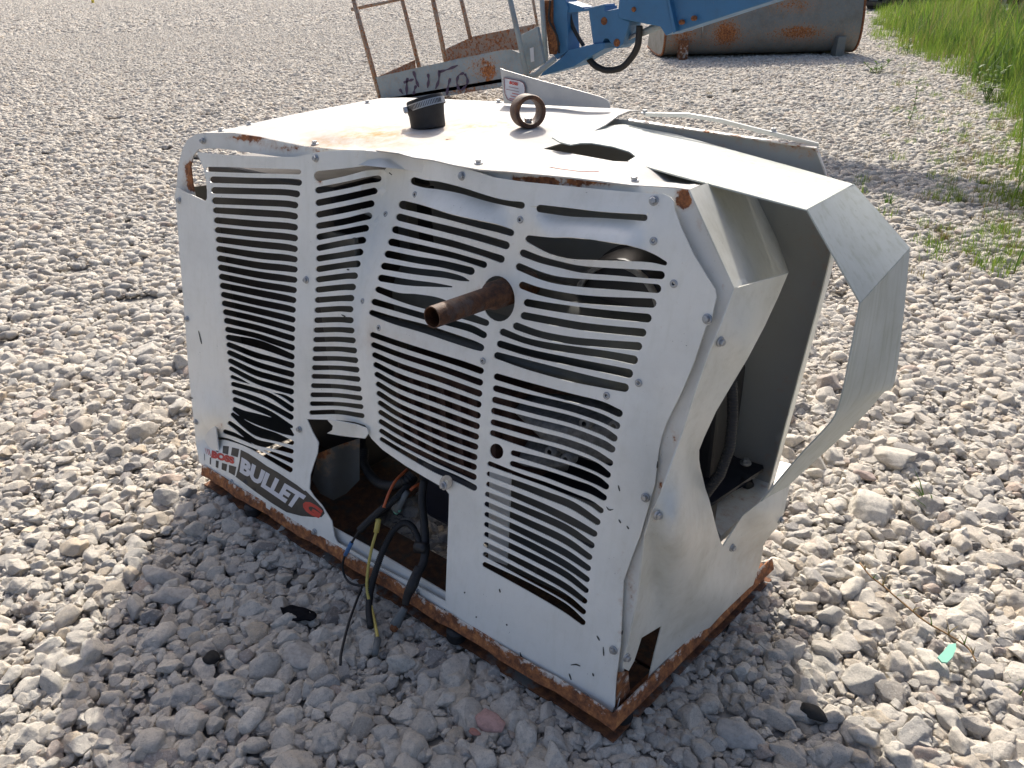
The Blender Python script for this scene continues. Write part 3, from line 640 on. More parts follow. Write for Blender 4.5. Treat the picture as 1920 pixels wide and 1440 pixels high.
def frame_rust(x, y):
    return (.20*gs(x, y, 460, 258, 30, 8)+.22*gs(x, y, 500, 270, 60, 9)+.24*gs(x, y, 590, 285, 60, 6)+.26*gs(x, y, 357, 318, 10, 26)+.3*gs(x, y, 362, 350, 8, 12)+.30*gs(x, y, 1000, 336, 90, 8)+.22*gs(x, y, 1120, 345, 60, 8)+
            .33*gs(x, y, 1282, 376, 18, 22)+.2*gs(x, y, 1312, 425, 10, 30)+.28*gs(x, y, 1354, 540, 7, 14)+.24*gs(x, y, 1310, 740, 8, 10)+.26*gs(x, y, 1265, 825, 9, 22)+.3*gs(x, y, 1240, 910, 7, 40)+.3*gs(x, y, 1183, 1110, 9, 50)+.2*gs(x, y, 1230, 362, 20, 5)-.02)*1.0+.30*(gs(x, y, 470, 256, 60, 6)+gs(x, y, 560, 280, 60, 5)+gs(x, y, 358, 330, 7, 30)+gs(x, y, 1040, 340, 120, 6)+gs(x, y, 1280, 372, 16, 18))*.85
fframe = sheet('front_frame', FR_OUT, ff, 'frame', GEN, [FR_IN], 11, 9, .004, frame_rust)

# ---- roof
r1, r2_ = FP(380, 250, -.01), FP(1293, 356, -.01); r3 = PZ(705, 185, 1.118)
RP = plane3(r1, r2_, r3)
def rd(x, y): return -.058*sst(x, 1150, 1320)*np.clip((354-y)/13, 0, 1)+.012*gs(x, y, 600, 225, 110, 30)+.010*gs(x, y, 930, 215, 140, 25)-.010*gs(x, y, 640, 275, 90, 12)-.012*gs(x, y, 1060, 270, 40, 20)+.0015*math.sin(x*.05+y*.03)
def rf(x, y): return onplane(RP, x, y, rd(x, y))
ROOF = [(380, 249), (440, 249), (487, 256), (525, 264), (575, 274), (637, 280.5), (700, 281), (747, 287), (775, 295), (812, 300), (850, 309), (900, 318), (950, 321.5), (1075, 333), (1183, 346.5), (1267, 351.5), (1293, 355), (1318, 345), (1290, 333), (1250, 320), (1200, 304), (1150, 302), (1090, 291), (1050, 284), (1018, 279), (1048, 270), (1080, 262), (1110, 247),
        (1135, 234), (1160, 216), (1180, 208), (1200, 207), (1160, 203), (1100, 198.5), (1000, 192.5), (940, 190), (840, 186), (760, 183), (715, 184), (680, 190), (620, 201), (560, 212.5), (500, 225), (440, 239)]
def roof_stain(x, y): return .15+1.3*gs(x, y, 700, 252, 70, 14)+.75*gs(x, y, 610, 266, 55, 10)+.85*gs(x, y, 880, 238, 80, 11)+.55*gs(x, y, 945, 234, 30, 6)+.4*gs(x, y, 700, 275, 120, 9)+.45*gs(x, y, 850, 262, 30, 8)+.25*gs(x, y, 1000, 318, 90, 8)
def roof_rust(x, y): return .30*gs(x, y, 842, 263, 11, 4)+.22*gs(x, y, 990, 240, 14, 4)+.2*gs(x, y, 600, 276, 50, 3)
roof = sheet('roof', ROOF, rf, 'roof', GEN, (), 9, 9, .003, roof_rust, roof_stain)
RED = [(1028, 312), (1055, 310), (1122, 318), (1124, 321), (1090, 321), (1050, 316)]
sheet('red_decal', RED, lambda x, y: onplane(RP, x, y, rd(x, y)+.0012), 'decalred', roof, (), 12, 10, 0)
# folded gutter of roof at its front-right corner
# ---- right end: upper facet and lower crumpled sheet
qa, qb = FP(1293, 356, -.012), FP(1377, 540, -.012)
PA = plane3(qa, qb, qa+A3(-.15, 1, -.30))
PS = plane3(A3(1.571, .014, .062), A3(1.640, .692, .06), qb)
upper = sheet('end_panel_upper', [(1293, 356), (1350, 333), (1398, 313), (1440, 400), (1479, 511), (1377, 540), (1330, 437)], lambda x, y: onplane(PA, x, y, .003), 'side', GEN, (), 16, 14, .003)
def sdp(x, y): return .012*abs(math.sin((x-1180)*.022+(y-900)*.011))*gs(x, y, 1290, 1000, 90, 130)+.040*gs(x, y, 1275, 1010, 45, 90)-.040*gs(x, y, 1325, 890, 30, 70)+.045*gs(x, y, 1440, 955, 50, 50)-.03*gs(x, y, 1225, 1080, 22, 90)+.018*gs(x, y, 1340, 1120, 60, 50)+.01*math.sin(x*.03+y*.02)*gs(x, y, 1300, 1000, 150, 200)+.02*gs(x, y, 1400, 640, 40, 60)
SIDE = [(1377, 541), (1430, 526), (1478, 512), (1460, 555), (1434, 611), (1402, 672), (1372, 722), (1343, 771), (1320, 821), (1311, 844), (1311, 862), (1313, 876), (1323, 917), (1330, 937), (1342, 985), (1351, 1016), (1356, 1024), (1392, 968), (1442, 928), (1482, 908),
        (1480, 915), (1470, 960), (1457, 990), (1447, 1000), (1432, 1020), (1427, 1052), (1412, 1097), (1405, 1102), (1355, 1150), (1312, 1197), (1241, 1263), (1213, 1289), (1228, 1225), (1241, 1173), (1203, 1196), (1195, 1222), (1189, 1240), (1179, 1258), (1169, 1253), (1173, 1225), (1187, 1166), (1199, 1101), (1204, 1050),
        (1210, 1000), (1220, 965), (1240, 922), (1253, 888), (1282, 806), (1305, 733), (1329, 663), (1355, 602), (1371, 558)]
def sf(x, y): return onplane(PS, x, y, sdp(x, y))
side = sheet('end_panel_lower', SIDE, sf, 'side', GEN, (), 11, 9, .003, lambda x, y: .2*gs(x, y, 1240, 1265, 40, 12)+.18*gs(x, y, 1225, 950, 8, 30), lambda x, y: .35*gs(x, y, 1420, 1050, 40, 70)+.2*gs(x, y, 1300, 1000, 60, 60))
# base corner strip under the end panel notch
sheet('base_corner_plate', [(1160, 1262), (1178, 1259), (1182, 1300), (1213, 1290), (1236, 1270), (1240, 1290), (1190, 1340), (1162, 1352), (1155, 1340)], lambda x, y: onplane(PS, x, y, -.006), 'rustpaint', GEN, (), 10, 10, .003)

# ---- back wall and rear frame (inner faces show)
BP = plane3(A3(0, .70, 0), A3(1, .70, 0), A3(0, .835, 1.142))
def bw(d=0.0): return lambda x, y: onplane(BP, x, y, d)
PB = lambda x, z, d=0: A3(x, .70+.1182*z, z)+BP[1]*d
def world_sheet(name, poly_xz, fn, mat, parent, holes=(), grid=.06, edge=.05, solid=.003, rust=None):
    P, T = cdt(poly_xz, holes, grid, edge); P, T = compact(P, T); V3 = np.array([fn(x, z) for x, z in P]); T = orient(V3, T)
    return ob(name, mesh(name, V3, T, True, {'rust': vis_attr(P, rust)} if rust else None), mat, parent, solid)
def rr_(x0, z0, x1, z1): return [(x0, z0), (x1, z0), (x1, z1), (x0, z1)]
def wrust(x, z): return .22*math.exp(-((z-1.12)/.02)**2)+.1*math.exp(-((x-1.6)/.05)**2)+.12*math.exp(-((z-.1)/.08)**2)
BWALL = [(.03, .10), (1.585, .10), (1.60, .30), (1.63, .84), (1.635, .98), (1.545, 1.125), (1.08, 1.145), (.14, 1.10), (-.06, .95), (-.10, .85)]
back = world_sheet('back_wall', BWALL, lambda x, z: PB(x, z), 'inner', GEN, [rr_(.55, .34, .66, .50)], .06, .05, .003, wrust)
rim = [PB(1.05, 1.145, .004), PB(1.545, 1.128, .004), PB(1.636, .98, .004), PB(1.632, .84, .004), PB(1.60, .30, .004)]
def strip(name, path, wvec, mat, parent, solid=.003, rust=None, sub_=6):
    V = []; F = []; path = [A3(*p) for p in path]; Q = []
    for i in range(len(path)-1):
        for k in range(sub_): Q.append(path[i]+(path[i+1]-path[i])*k/sub_)
    Q.append(path[-1])
    for i, p in enumerate(Q):
        wv = A3(*(wvec(i/(len(Q)-1)) if callable(wvec) else wvec))
        for k in range(3): V.append(p+wv*k/2)
    for i in range(len(Q)-1):
        for k in range(2): F.append((i*3+k, (i+1)*3+k, (i+1)*3+k+1, i*3+k+1))
    me = mesh(name, V, F, False, {'rust': [rust]*len(V)} if rust is not None else None)
    return ob(name, me, mat, parent, solid, 0, 0)
strip('rear_frame', rim[:3], (.002, -.010, -.002), 'frame', GEN, .003, .2); strip('rear_post', rim[2:], (.006, -.055, -.002), 'frame', GEN, .003, .05)
# loose trim strip lying along the rear top edge
tp = [PY(1210, 211, .83), PY(1290, 212, .83), PY(1350, 222, .83), PY(1420, 240, .83), PY(1470, 252, .83), PY(1535, 268, .835)]
strip('bent_trim', tp, (.0, .004, -.010), 'panel', GEN, .003, 0.0, 5)
# standing rear flap with decal
FLAP = [(938, 128), (945, 131), (1010, 150), (1080, 168.5), (1125, 181), (1138, 187), (1143, 195), (1144, 203), (945, 194)]
YF = .86
flap = sheet('rear_flap', FLAP, lambda x, y: PY(x, y, YF+.001*(x-938)/10), 'alu', GEN, (), 20, 14, .003)
def fpt(d): return lambda x, y: PY(x, y, YF+.001*(x-938)/10-d)
sheet('flap_decal', [(944, 145), (975, 151), (982, 155), (985, 163), (985, 188), (978, 190), (962, 191), (951, 187), (946, 176)], fpt(.004), 'decalwhite', flap, (), 20, 9, 0)
DB = [(944, 145), (975, 151), (982, 155), (985, 163), (985, 188), (978, 190), (962, 191), (951, 187), (946, 176)]; cx_, cy2 = 965, 169
sheet('decal_border', [(cx_+(x-cx_)*.99, cy2+(y-cy2)*.99) for x, y in DB], fpt(.0055), 'decalline', flap, [[(cx_+(x-cx_)*.93, cy2+(y-cy2)*.93) for x, y in DB]], 20, 6, 0)
for i, (x0, x1, y0) in enumerate([(954, 972, 162), (949, 973, 166.5), (960, 972, 174), (957, 972, 179), (955, 972, 184)]):
    s = .21; sheet('decal_print_line', [(x0, y0), (x1, y0+(x1-x0)*s), (x1, y0+(x1-x0)*s+1.3), (x0, y0+1.3)], fpt(.0055), 'decalgrey' if i < 2 else 'decalred', flap, (), 30, 30, 0)

# ---- left end sheet
LE = [(331, 352), (388, 375), (420, 500), (440, 700), (450, 860), (385, 881), (367, 830), (352, 680), (337, 480)]
lp = [FP(331, 354, -.02), FP(347, 605, -.02), FP(364, 794, -.02), FP(387, 880, -.02)]
V = []; F = []
for i, p in enumerate(lp): V += [p, p+A3(.03, .30, -.02), A3(p[0]+.10, .70+.118*p[2]-.02, p[2])]
for i in range(len(lp)-1):
    for k in range(2): F.append((i*3+k, i*3+k+1, (i+1)*3+k+1, (i+1)*3+k))
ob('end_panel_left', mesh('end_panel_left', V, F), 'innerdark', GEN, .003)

# ---- loose hood sheet, torn from the roof and folded over the open end
h3, h4 = PY(1600, 345, .72), PY(1512, 393, .42); hl = onplane(RP, 1060, 262, .0)+A3(0, 0, .012)
HP = plane3(h3, h4, hl)
HT = [(1035, 257), (1060, 250), (1110, 240), (1135, 236), (1167, 233), (1207, 233), (1227, 240), (1330, 269), (1460, 305), (1600, 345), (1512, 393), (1400, 363), (1267, 328), (1177, 302), (1192, 293), (1180, 284), (1150, 275), (1110, 268), (1090, 268), (1070, 271), (1050, 266)]
hood = sheet('loose_hood', HT, lambda x, y: onplane(HP, x, y, .003*math.sin(x*.02)), 'hood', GEN, (), 14, 12, .003, lambda x, y: .05*gs(x, y, 1100, 260, 60, 10))
def ruled(name, near, far, mat, parent, nsub=5, cross=6, solid=.003, smooth=True):
    nr = catmull(near, nsub); fr = catmull(far, nsub); V = []; F = []
    for a, b in zip(nr, fr):
        a3d = PY(*a); b3d = PY(*b)
        for k in range(cross+1): V.append(a3d+(b3d-a3d)*k/cross)
    n = len(nr)
    for i in range(n-1):
        for k in range(cross): F.append((i*(cross+1)+k, i*(cross+1)+k+1, (i+1)*(cross+1)+k+1, (i+1)*(cross+1)+k))
    V = np.array(V); c = V[np.array(F[0])].mean(0)
    return ob(name, mesh(name, V, F, smooth), mat, parent, solid, 0, 0)
ruled('hood_fold', [(1512.5, 393.5, .42), (1562, 480, .42), (1612, 568, .42)], [(1600, 345.5, .72), (1653, 405, .72), (1705, 465, .72)], 'hood', hood, 4)
ruled('hood_tail', [(1612, 568, .42), (1594, 663, .42), (1580, 733, .425), (1565, 780, .43), (1539, 812, .44), (1501, 852, .45), (1442, 922, .46), (1353, 1030, .45)],
      [(1705, 465, .72), (1692, 600, .725), (1676, 716, .73), (1655, 736, .74), (1622, 775, .745), (1570, 825, .74), (1501, 888, .69), (1362, 1022, .475)], 'hood', hood, 6)

# ---- base pan lip and skid frame
def base_path(z, o): # front-left -> front-right -> back-right, offset outwards o
    return [A3(-.012, .012-o, z), A3(1.580+o*.9, .004-o, z), A3(1.640+o, .70, z)]
def vband(name, z0, z1, o0, o1, mat, solid=.004):
    a, b = base_path(z0, o0), base_path(z1, o1); V = []; F = []
    for s in range(2):
        n = 40 if s == 0 else 16
        for i in range(n+1):
            t = i/n; wob = .002*math.sin(i*.9+s)+.0012*math.sin(i*2.3)
            V += [a[s]+(a[s+1]-a[s])*t+A3(0, wob if s == 0 else 0, wob*.5), b[s]+(b[s+1]-b[s])*t+A3(0, wob if s == 0 else 0, 0)]
    n = len(V)//2
    for i in range(n-1): F.append((2*i, 2*i+2, 2*i+3, 2*i+1))
    return ob(name, mesh(name, V, F, False, {'rust': [.47 if i % 2 == 0 else .25 for i in range(len(V))]}), mat, GEN, solid, 0, 0)
vband('base_pan_lip', .043, .078, .006, -.004, 'frame'); vband('base_pan_rim', .043, .045, .006, -.03, 'rust')
vband('skid_web', .004, .046, -.022, -.024, 'skid'); vband('skid_flange', .004, .006, .006, -.024, 'skid', .006)
for p in ((845, 1198), (1208, 1362), (470, 958)):
    q = PZ(*p, .02); q = A3(min(q[0], 1.565), max(q[1], .012), .022)
    lm = lathe_me('isolator_mount', [(.0001, -.016), (.024, -.016), (.026, -.008), (.021, 0), (.026, .008), (.024, .015), (.0001, .015)], (0, 0, 1), q, 20); ob('isolator_mount', lm, 'rubber', GEN)
box('floor_pan', (.03, .03, .022), (.60, .66, .030), 'floor', GEN, .002); box('floor_pan', (.60, .03, .022), (1.58, .20, .030), 'floor', GEN, .002); box('floor_pan', (.98, .21, .022), (1.58, .66, .030), 'floor', GEN, .002)

# ---- what shows inside
box('control_box', (-.085, .275, .30), (.50, .64, 1.00), 'blackbox', GEN, .01)
box('inner_divider', (.44, .23, .30), (.62, .245, .90), 'darkgrey', GEN, .003); box('battery_case', (.10, .34, .06), (.42, .60, .30), 'blackbox', GEN, .01)
box('divider_post', (.60, .40, .07), (.64, .44, 1.02), 'innerdark', GEN, .003); box('divider_brace', (.44, .42, .95), (.70, .45, 1.0), 'blackbox', GEN, .003)
tube('brace_bar', [FP(620, 372, -.10), FP(690, 400, -.16), FP(730, 420, -.2)], .006, 'inner', GEN, 8)
# muffler: rounded sheet drum behind the upper grille
mc = FP(950, 585, -.19); V, F = tube_geo([A3(.70, mc[1], mc[2]), A3(.72, mc[1], mc[2]), A3(1.44, mc[1]-.01, mc[2]-.01), A3(1.46, mc[1]-.01, mc[2]-.01)], [.08, .115, .115, .08], 28); autosmooth(ob('muffler', mesh('muffler', V, F, True), 'darkgrey', GEN))
hs = [FP(697, 600, -.045), FP(910, 662, -.045), FP(1190, 735, -.045)]
V, F = tube_geo(hs, .020, 12); ob('heat_shield_roll', mesh('heat_shield_roll', V, F, True), 'darkgrey', GEN)
pc = FP(930, 560, 0); en = PX(810, 595, pc[0]); ro = pc+A3(0, .12, 0); dr = en-ro
pipe = tube('exhaust_pipe', [ro, ro+dr*.42, ro+dr*.45, ro+dr*.8, en], [.031, .031, .0235, .0230, .0228], 'pipe', GEN, 22, 0, .006, False, .0025); autosmooth(pipe, 40)
sheet('exhaust_flange', ell(934, 560, 44, 56), lambda x, y: FP(x, y, -.075), 'innerdark', GEN, (), 12, 10, .004)
# engine: block, flywheel shroud, cast part, sump
EB = thing
blk = box('engine_block', (.72, .24, .30), (1.12, .56, .60), 'brownblock', GEN, .015)
for i in range(7): box('cooling_fin', (.74+i*.055, .215, .34), (.755+i*.055, .245, .57), 'brownblock', blk, .002)
shroud_c = FP(1165, 580, -.17)
sh = lathe_me('flywheel_shroud', [(.0001, -.02), (.08, -.02), (.112, -.01), (.125, .02), (.127, .06), (.135, .065), (.135, .072), (.12, .07), (.12, .02)], (0, 1, -.1), shroud_c, 40); autosmooth(ob('flywheel_shroud', sh, 'blackbox', GEN))
rg = lathe_me('shroud_ring', [(.098, -.026), (.104, -.030), (.110, -.026), (.110, -.016), (.098, -.016), (.098, -.026)], (0, 1, -.1), shroud_c, 44); ob('shroud_ring', rg, 'castalu', GEN)
def lump(name, c, r, seed, mat, sc=(1, .8, .8)):
    V, F = stone_geo(seed, 3); return ob(name, mesh(name, V*r*A3(*sc)+c, F, True), mat, GEN)
lump('cast_cover', FP(1085, 800, -.17), .15, 41, 'castalu', (1.1, .6, .65)); lump('starter_motor', FP(1000, 850, -.20), .09, 43, 'castalu', (1.2, .8, .7))
for p in ((1030, 848), (1095, 795), (1150, 800), (1060, 862)):
    q = FP(*p, -.095); ob('boss_ring', lathe_me('boss_ring', [(.006, 0), (.013, .0), (.015, -.012), (.0155, -.03)], -FN*-1, q, 16), 'castalu', GEN)
box('oil_sump', (.80, .22, .12), (1.42, .58, .31), 'oilpan', GEN, .02)
bs = [(918, 880), (958, 888), (950, 1060), (915, 1048)]
sheet('mounting_bracket', bs, lambda x, y: FP(x, y, -.10), 'frame', GEN, (), 20, 16, .004, lambda x, y: .2*gs(x, y, 925, 975, 8, 20)+.15*gs(x, y, 945, 1040, 20, 15))
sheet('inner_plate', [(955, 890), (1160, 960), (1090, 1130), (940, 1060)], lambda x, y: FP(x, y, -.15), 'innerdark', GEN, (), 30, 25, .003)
tube('engine_hose', [FP(700, 690, -.15), FP(780, 730, -.13), FP(850, 775, -.15), FP(900, 830, -.2)], .014, 'rubber', GEN, 12)
tube('fuel_hose', [FP(1372, 715, -.20), FP(1374, 780, -.20), FP(1368, 840, -.2), FP(1350, 890, -.2), FP(1320, 930, -.2)], .011, 'rubber', GEN, 12, .06, .006)
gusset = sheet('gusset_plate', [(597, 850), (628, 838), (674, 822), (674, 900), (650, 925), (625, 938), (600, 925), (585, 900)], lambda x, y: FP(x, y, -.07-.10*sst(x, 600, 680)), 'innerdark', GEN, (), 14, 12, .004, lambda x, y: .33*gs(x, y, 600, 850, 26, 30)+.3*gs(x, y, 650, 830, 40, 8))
# engine mount and floor rail seen through the open end
mz = .30
sheet('engine_mount', [(1312, 842), (1345, 838), (1370, 850), (1382, 858), (1430, 872), (1432, 878), (1340, 940), (1330, 945), (1318, 905)], lambda x, y: PZ(x, y, mz+.03), 'oilpan', GEN, (), 18, 14, .01)
lump('mount_bushing', PZ(1400, 905, mz-.01), .028, 47, 'rubber', (1, 1, .9)); place('bolt', BOLT, PZ(1398, 868, mz+.045), (0, 0, 1), GEN, .3, 1.5)
sheet('floor_rail', [(1340, 985), (1352, 1005), (1475, 893), (1484, 870), (1456, 862), (1430, 872), (1345, 945)], lambda x, y: PZ(x, y, mz-.02), 'frame', GEN, (), 20, 14, .02, lambda x, y: .12)
box('mount_leg', (1.36, .30, .03), (1.42, .36, .30), 'blackbox', GEN, .005); box('inner_box', (1.30, .55, .35), (1.50, .70, .62), 'blackbox', GEN, .01)

# ---- on the roof: rubber spout with clamp, rusty ring
hb = onplane(RP, 803, 237, rd(803, 237)); ht = hb+A3(-.012, .004, .072)
RX = A3(0, 0, 1); ax = (ht-hb)/np.linalg.norm(ht-hb); tl = ax+A3(-.16, -.06, 0); tl /= np.linalg.norm(tl)
def lathe2(name, rings, mat, parent, seg=36, sharp=35):
    """rings: (centre, axis, radius) list joined into one surface"""
    V = []; F = []; a0 = None
    for c, axv, rad in rings:
        axv = axv/np.linalg.norm(axv); a = A3(1, 0, 0)-axv*axv[0]; a /= np.linalg.norm(a); b = np.cross(axv, a)
        for k in range(seg): V.append(c+rad*(math.cos(2*math.pi*k/seg)*a+math.sin(2*math.pi*k/seg)*b))
    for i in range(len(rings)-1):
        for k in range(seg): F.append((i*seg+k, i*seg+(k+1) % seg, (i+1)*seg+(k+1) % seg, (i+1)*seg+k))
    return autosmooth(ob(name, mesh(name, V, F, True), mat, parent), sharp)
spout = lathe2('rubber_spout', [(hb-ax*.004, ax, .046), (hb+ax*.002, ax, .047), (hb+ax*.03, ax, .048), (hb+ax*.045, tl, .051), (ht-tl*.004, tl, .051), (ht, tl, .0495), (ht, tl, .0435), (ht-tl*.004, tl, .0425), (ht-tl*.05, tl, .040), (ht-tl*.052, tl, .001)], 'rubber', GEN)
c1 = ht-tl*.009; c2 = ht-tl*.026
clamp = lathe2('hose_clamp', [(c1, tl, .0512), (c1, tl, .0526), (c2, tl, .0526), (c2, tl, .0512)], 'zinc', spout)
e1, e2, e3 = frame_of(tl); side_v = -RGT-tl*(-RGT @ tl); side_v /= np.linalg.norm(side_v); fwd_v = np.cross(tl, side_v)
if fwd_v @ (CAM-hb) < 0: fwd_v = -fwd_v
for k in range(24):   # perforations of the band
    t = math.radians(25+k*5.2); dirv = side_v*math.cos(t)+fwd_v*math.sin(t); tang = np.cross(tl, dirv); c = (c1+c2)/2+dirv*.0527
    o = ob('band_slot', box_me('band_slot', c, (.0007, .0008, .0058), (dirv, tang, tl)), 'blackbox', spout)
cs = (c1+c2)/2+side_v*.055+fwd_v*.012
ob('clamp_screw_housing', box_me('clamp_screw_housing', cs, (.006, .013, .008), (side_v, fwd_v, tl)), 'zinc', spout, 0, .002)
tube('clamp_screw', [cs-fwd_v*.012+side_v*.004, cs-fwd_v*.034+side_v*.005], [.0055, .0055], 'zinc', spout, 6)
rc = onplane(RP, 990, 239, rd(990, 239))+A3(0, 0, .040); rax = A3(.84, -.54, .06); rax /= np.linalg.norm(rax)
ring = lathe2('lifting_ring', [(rc-rax*.024, rax, .030), (rc-rax*.024, rax, .0395), (rc-rax*.020, rax, .0415), (rc+rax*.020, rax, .0415), (rc+rax*.024, rax, .0395), (rc+rax*.024, rax, .030), (rc+rax*.02, rax, .029), (rc-rax*.02, rax, .029), (rc-rax*.024, rax, .030)], 'pipe', GEN, 44, 50)
place('ring_nut', BOLT, rc+A3(0, 0, -.029), (.1, 0, 1), ring, .2, 1.5)

# ---- fasteners
def bolt_f(x, y, d=0.0, sc=1.0, nv=None): place('bolt', BOLT, FP(x, y, pd(x, y)+.001+d), FN+RNG.normal(0, .06, 3) if nv is None else nv, GEN, random.random(), sc)
for x, y in [(592, 297), (866, 330), (1226, 376), (574, 525), (561, 805), (1326, 598), (1210, 933), (434, 904), (590, 997), (782, 1109), (1098, 1306), (1150, 1219), (336, 376), (351, 598)]: bolt_f(x, y)
place('bolt', BOLT, FP(832, 911, .022), FN+A3(-.25, 0, .1), GEN, .4, 1.1); bolt_f(380, 264, -.012); bolt_f(368, 791, 0)
sheet('bent_washer', ell(836, 905, 12, 14, .3, 16), lambda x, y: FP(x, y, pd(x, y)+.006), 'zinc', GEN, [ell(835, 905, 5, 6, 0, 10)], 10, 8, .0015)
for x, y in [(723, 402), (680, 565), (710, 615), (905, 677), (1263, 532), (1197, 718), (1137, 742), (1225, 452), (975, 412), (778, 365)]:
    place('rivet', RIVET, FP(x, y, pd(x, y)+.001), FN, GEN)
for x, y in [(415, 245), (468, 233), (590, 270), (689, 193), (897, 306), (1189, 339), (935, 192)]:
    place('bolt', BOLT, onplane(RP, x, y, rd(x, y)+.001), RP[1] if RP[1][2] > 0 else -RP[1], GEN, random.random())
for x, y in [(1209, 212), (1450, 247)]: place('bolt', BOLT, PY(x, y, .838), (0, 0, 1), GEN, random.random())
for x, y in [(1351, 641), (1233, 966), (1373, 1027), (1175, 1233), (1232, 1266), (1463, 975)]:
    place('bolt', BOLT, onplane(PS, x, y, sdp(x, y)+.002), PS[1]+A3(0, -.15, .1), GEN, random.random())

# ---- decals on the front panel
def decal(name, poly, mat, d=.0007, grid=10, holes=()): return sheet(name, poly, lambda x, y: FP(x, y, pd(x, y)+d), mat, fpanel, holes, grid, 6, 0)
z6 = Z(340, 760, 3.5556); zb = Z(370, 760, 8)
c2d = lambda L: [p[:2] for p in L]
decal('decal_banner', c2d(zb((650, 665), (760, 720), (900, 810), (1040, 910), (1200, 1000), (1350, 1100), (1500, 1200), (1600, 1280)))+c2d(z6((830, 570), (900, 640), (945, 690), (955, 720), (935, 745), (880, 745), (800, 738), (700, 712), (600, 650), (500, 580), (420, 520), (360, 475)))+c2d(zb((580, 1060), (610, 950), (635, 820))), 'decalblack', .0006)
for q in [((385, 605), (475, 615), (460, 740), (378, 715)), ((520, 630), (628, 655), (605, 780), (503, 748)), ((285, 610), (325, 630), (318, 705), (278, 690)), ((475, 893), (585, 925), (560, 1055), (470, 1005)), ((370, 862), (448, 885), (432, 990), (362, 960)), ((278, 825), (322, 838), (312, 945), (275, 925)), ((188, 780), (206, 786), (203, 890), (185, 878)), ((102, 725), (110, 728), (110, 828), (103, 822))]:
    decal('decal_check', c2d(zb(*q)), 'decalblack', .0006, 30)
def text_decal(txt, quad, mat, bold=.02, d=.0013, shear=0.0, name='decal_letters', fn=None, parent=None, split=True):
    """letters as flat meshes mapped into a pixel quad (TL, TR, BR, BL)"""
    cu = bpy.data.curves.new('t', 'FONT'); cu.body = txt; cu.offset = bold; cu.resolution_u = 3; cu.shear = shear
    to = bpy.data.objects.new('t', cu); COL.objects.link(to); dg = bpy.context.evaluated_depsgraph_get(); dg.update(); me = to.evaluated_get(dg).to_mesh()
    V = np.array([v.co[:2] for v in me.vertices]); F = [tuple(p.vertices) for p in me.polygons]; to.evaluated_get(dg).to_mesh_clear(); bpy.data.objects.remove(to)
    lo, hi = V.min(0), V.max(0); U = (V-lo)/(hi-lo); q = np.array(quad, float)
    px = np.array([(1-u)*(1-v)*q[3]+u*(1-v)*q[2]+u*v*q[1]+(1-u)*v*q[0] for u, v in U])
    fn = fn or (lambda x, y: FP(x, y, pd(x, y)+d)); V3 = np.array([fn(x, y) for x, y in px]); T = F
    n = np.cross(V3[F[0][1]]-V3[F[0][0]], V3[F[0][2]]-V3[F[0][0]])
    if n @ (CAM-V3[0]) < 0: T = [f[::-1] for f in F]
    return ob(name, mesh(name, V3, T), mat, parent or fpanel)
text_decal('BULLET', [(453, 857), (574, 930), (554, 957), (449, 885)], 'decalwhite', .055)
text_decal('G', [(572, 934), (607, 957), (597, 973), (564, 955)], 'decalred', .07)
text_decal('BOSS', c2d(zb((195, 665), (545, 775), (572, 890), (205, 785))), 'decalred', .075, .0013, .2)
for i, x in enumerate((112, 140, 165)): decal('decal_speed_line', c2d(zb((x, 640+i*9), (x+6+i*3, 642+i*9), (x+30+i*4, 735+i*14), (x+24+i, 730+i*14))), 'decalred', .0008, 30)
text_decal('BOSS', [(955, 151.5), (971, 155), (971, 161), (955, 157.5)], 'decalred', .06, 0, .1, 'decal_letters', fpt(.0062), flap)

# ---- nicks in the paint
def nick(pts, w0=1.0):
    c = catmull([(x, y) for x, y in pts], 3); L = []; R = []
    for i, p in enumerate(c):
        d = c[min(i+1, len(c)-1)]-c[max(i-1, 0)]; d /= np.linalg.norm(d)+1e-9; m = A3(-d[1], d[0])*w0*(.35+math.sin(math.pi*(i+.3)/(len(c)))*random.uniform(.7, 1.2)); L.append(tuple(p+m)); R.append(tuple(p-m))
    V = [FP(x, y, pd(x, y)+.0009) for x, y in L+R]; k = len(L); F = [(i, i+1, k+i+1, k+i) for i in range(k-1)]
    ob('paint_nick', mesh('paint_nick', V, F), 'darkgrey', fpanel)
for q in ([(372, 620), (375, 632), (378, 645)], [(1159, 910), (1162, 921)], [(1070, 1247), (1080, 1246), (1088, 1249)], [(1067, 1263), (1071, 1275)], [(1131, 1213), (1132, 1230)], [(1119, 1192), (1124, 1201)], [(936, 1104), (938, 1111)], [(892, 1156), (894, 1158)], [(1233, 865), (1232, 878)],
          [(1167, 1182), (1166, 1190)], [(720, 318), (727, 322), (735, 328)], [(975, 1223), (978, 1232), (988, 1238)], [(1160, 974), (1164, 981)], [(1175, 986), (1179, 992)], [(1003, 1066), (1005, 1072)], [(355, 745), (362, 747)], [(870, 1110), (872, 1112)], [(949, 1170), (951, 1173)], [(1111, 1262), (1113, 1268)], [(1137, 950), (1142, 956), (1150, 955)], [(833, 1142), (836, 1150)], [(664, 470), (668, 474)], [(650, 505), (655, 506)], [(640, 590), (648, 594)]): nick(q, 1.1)

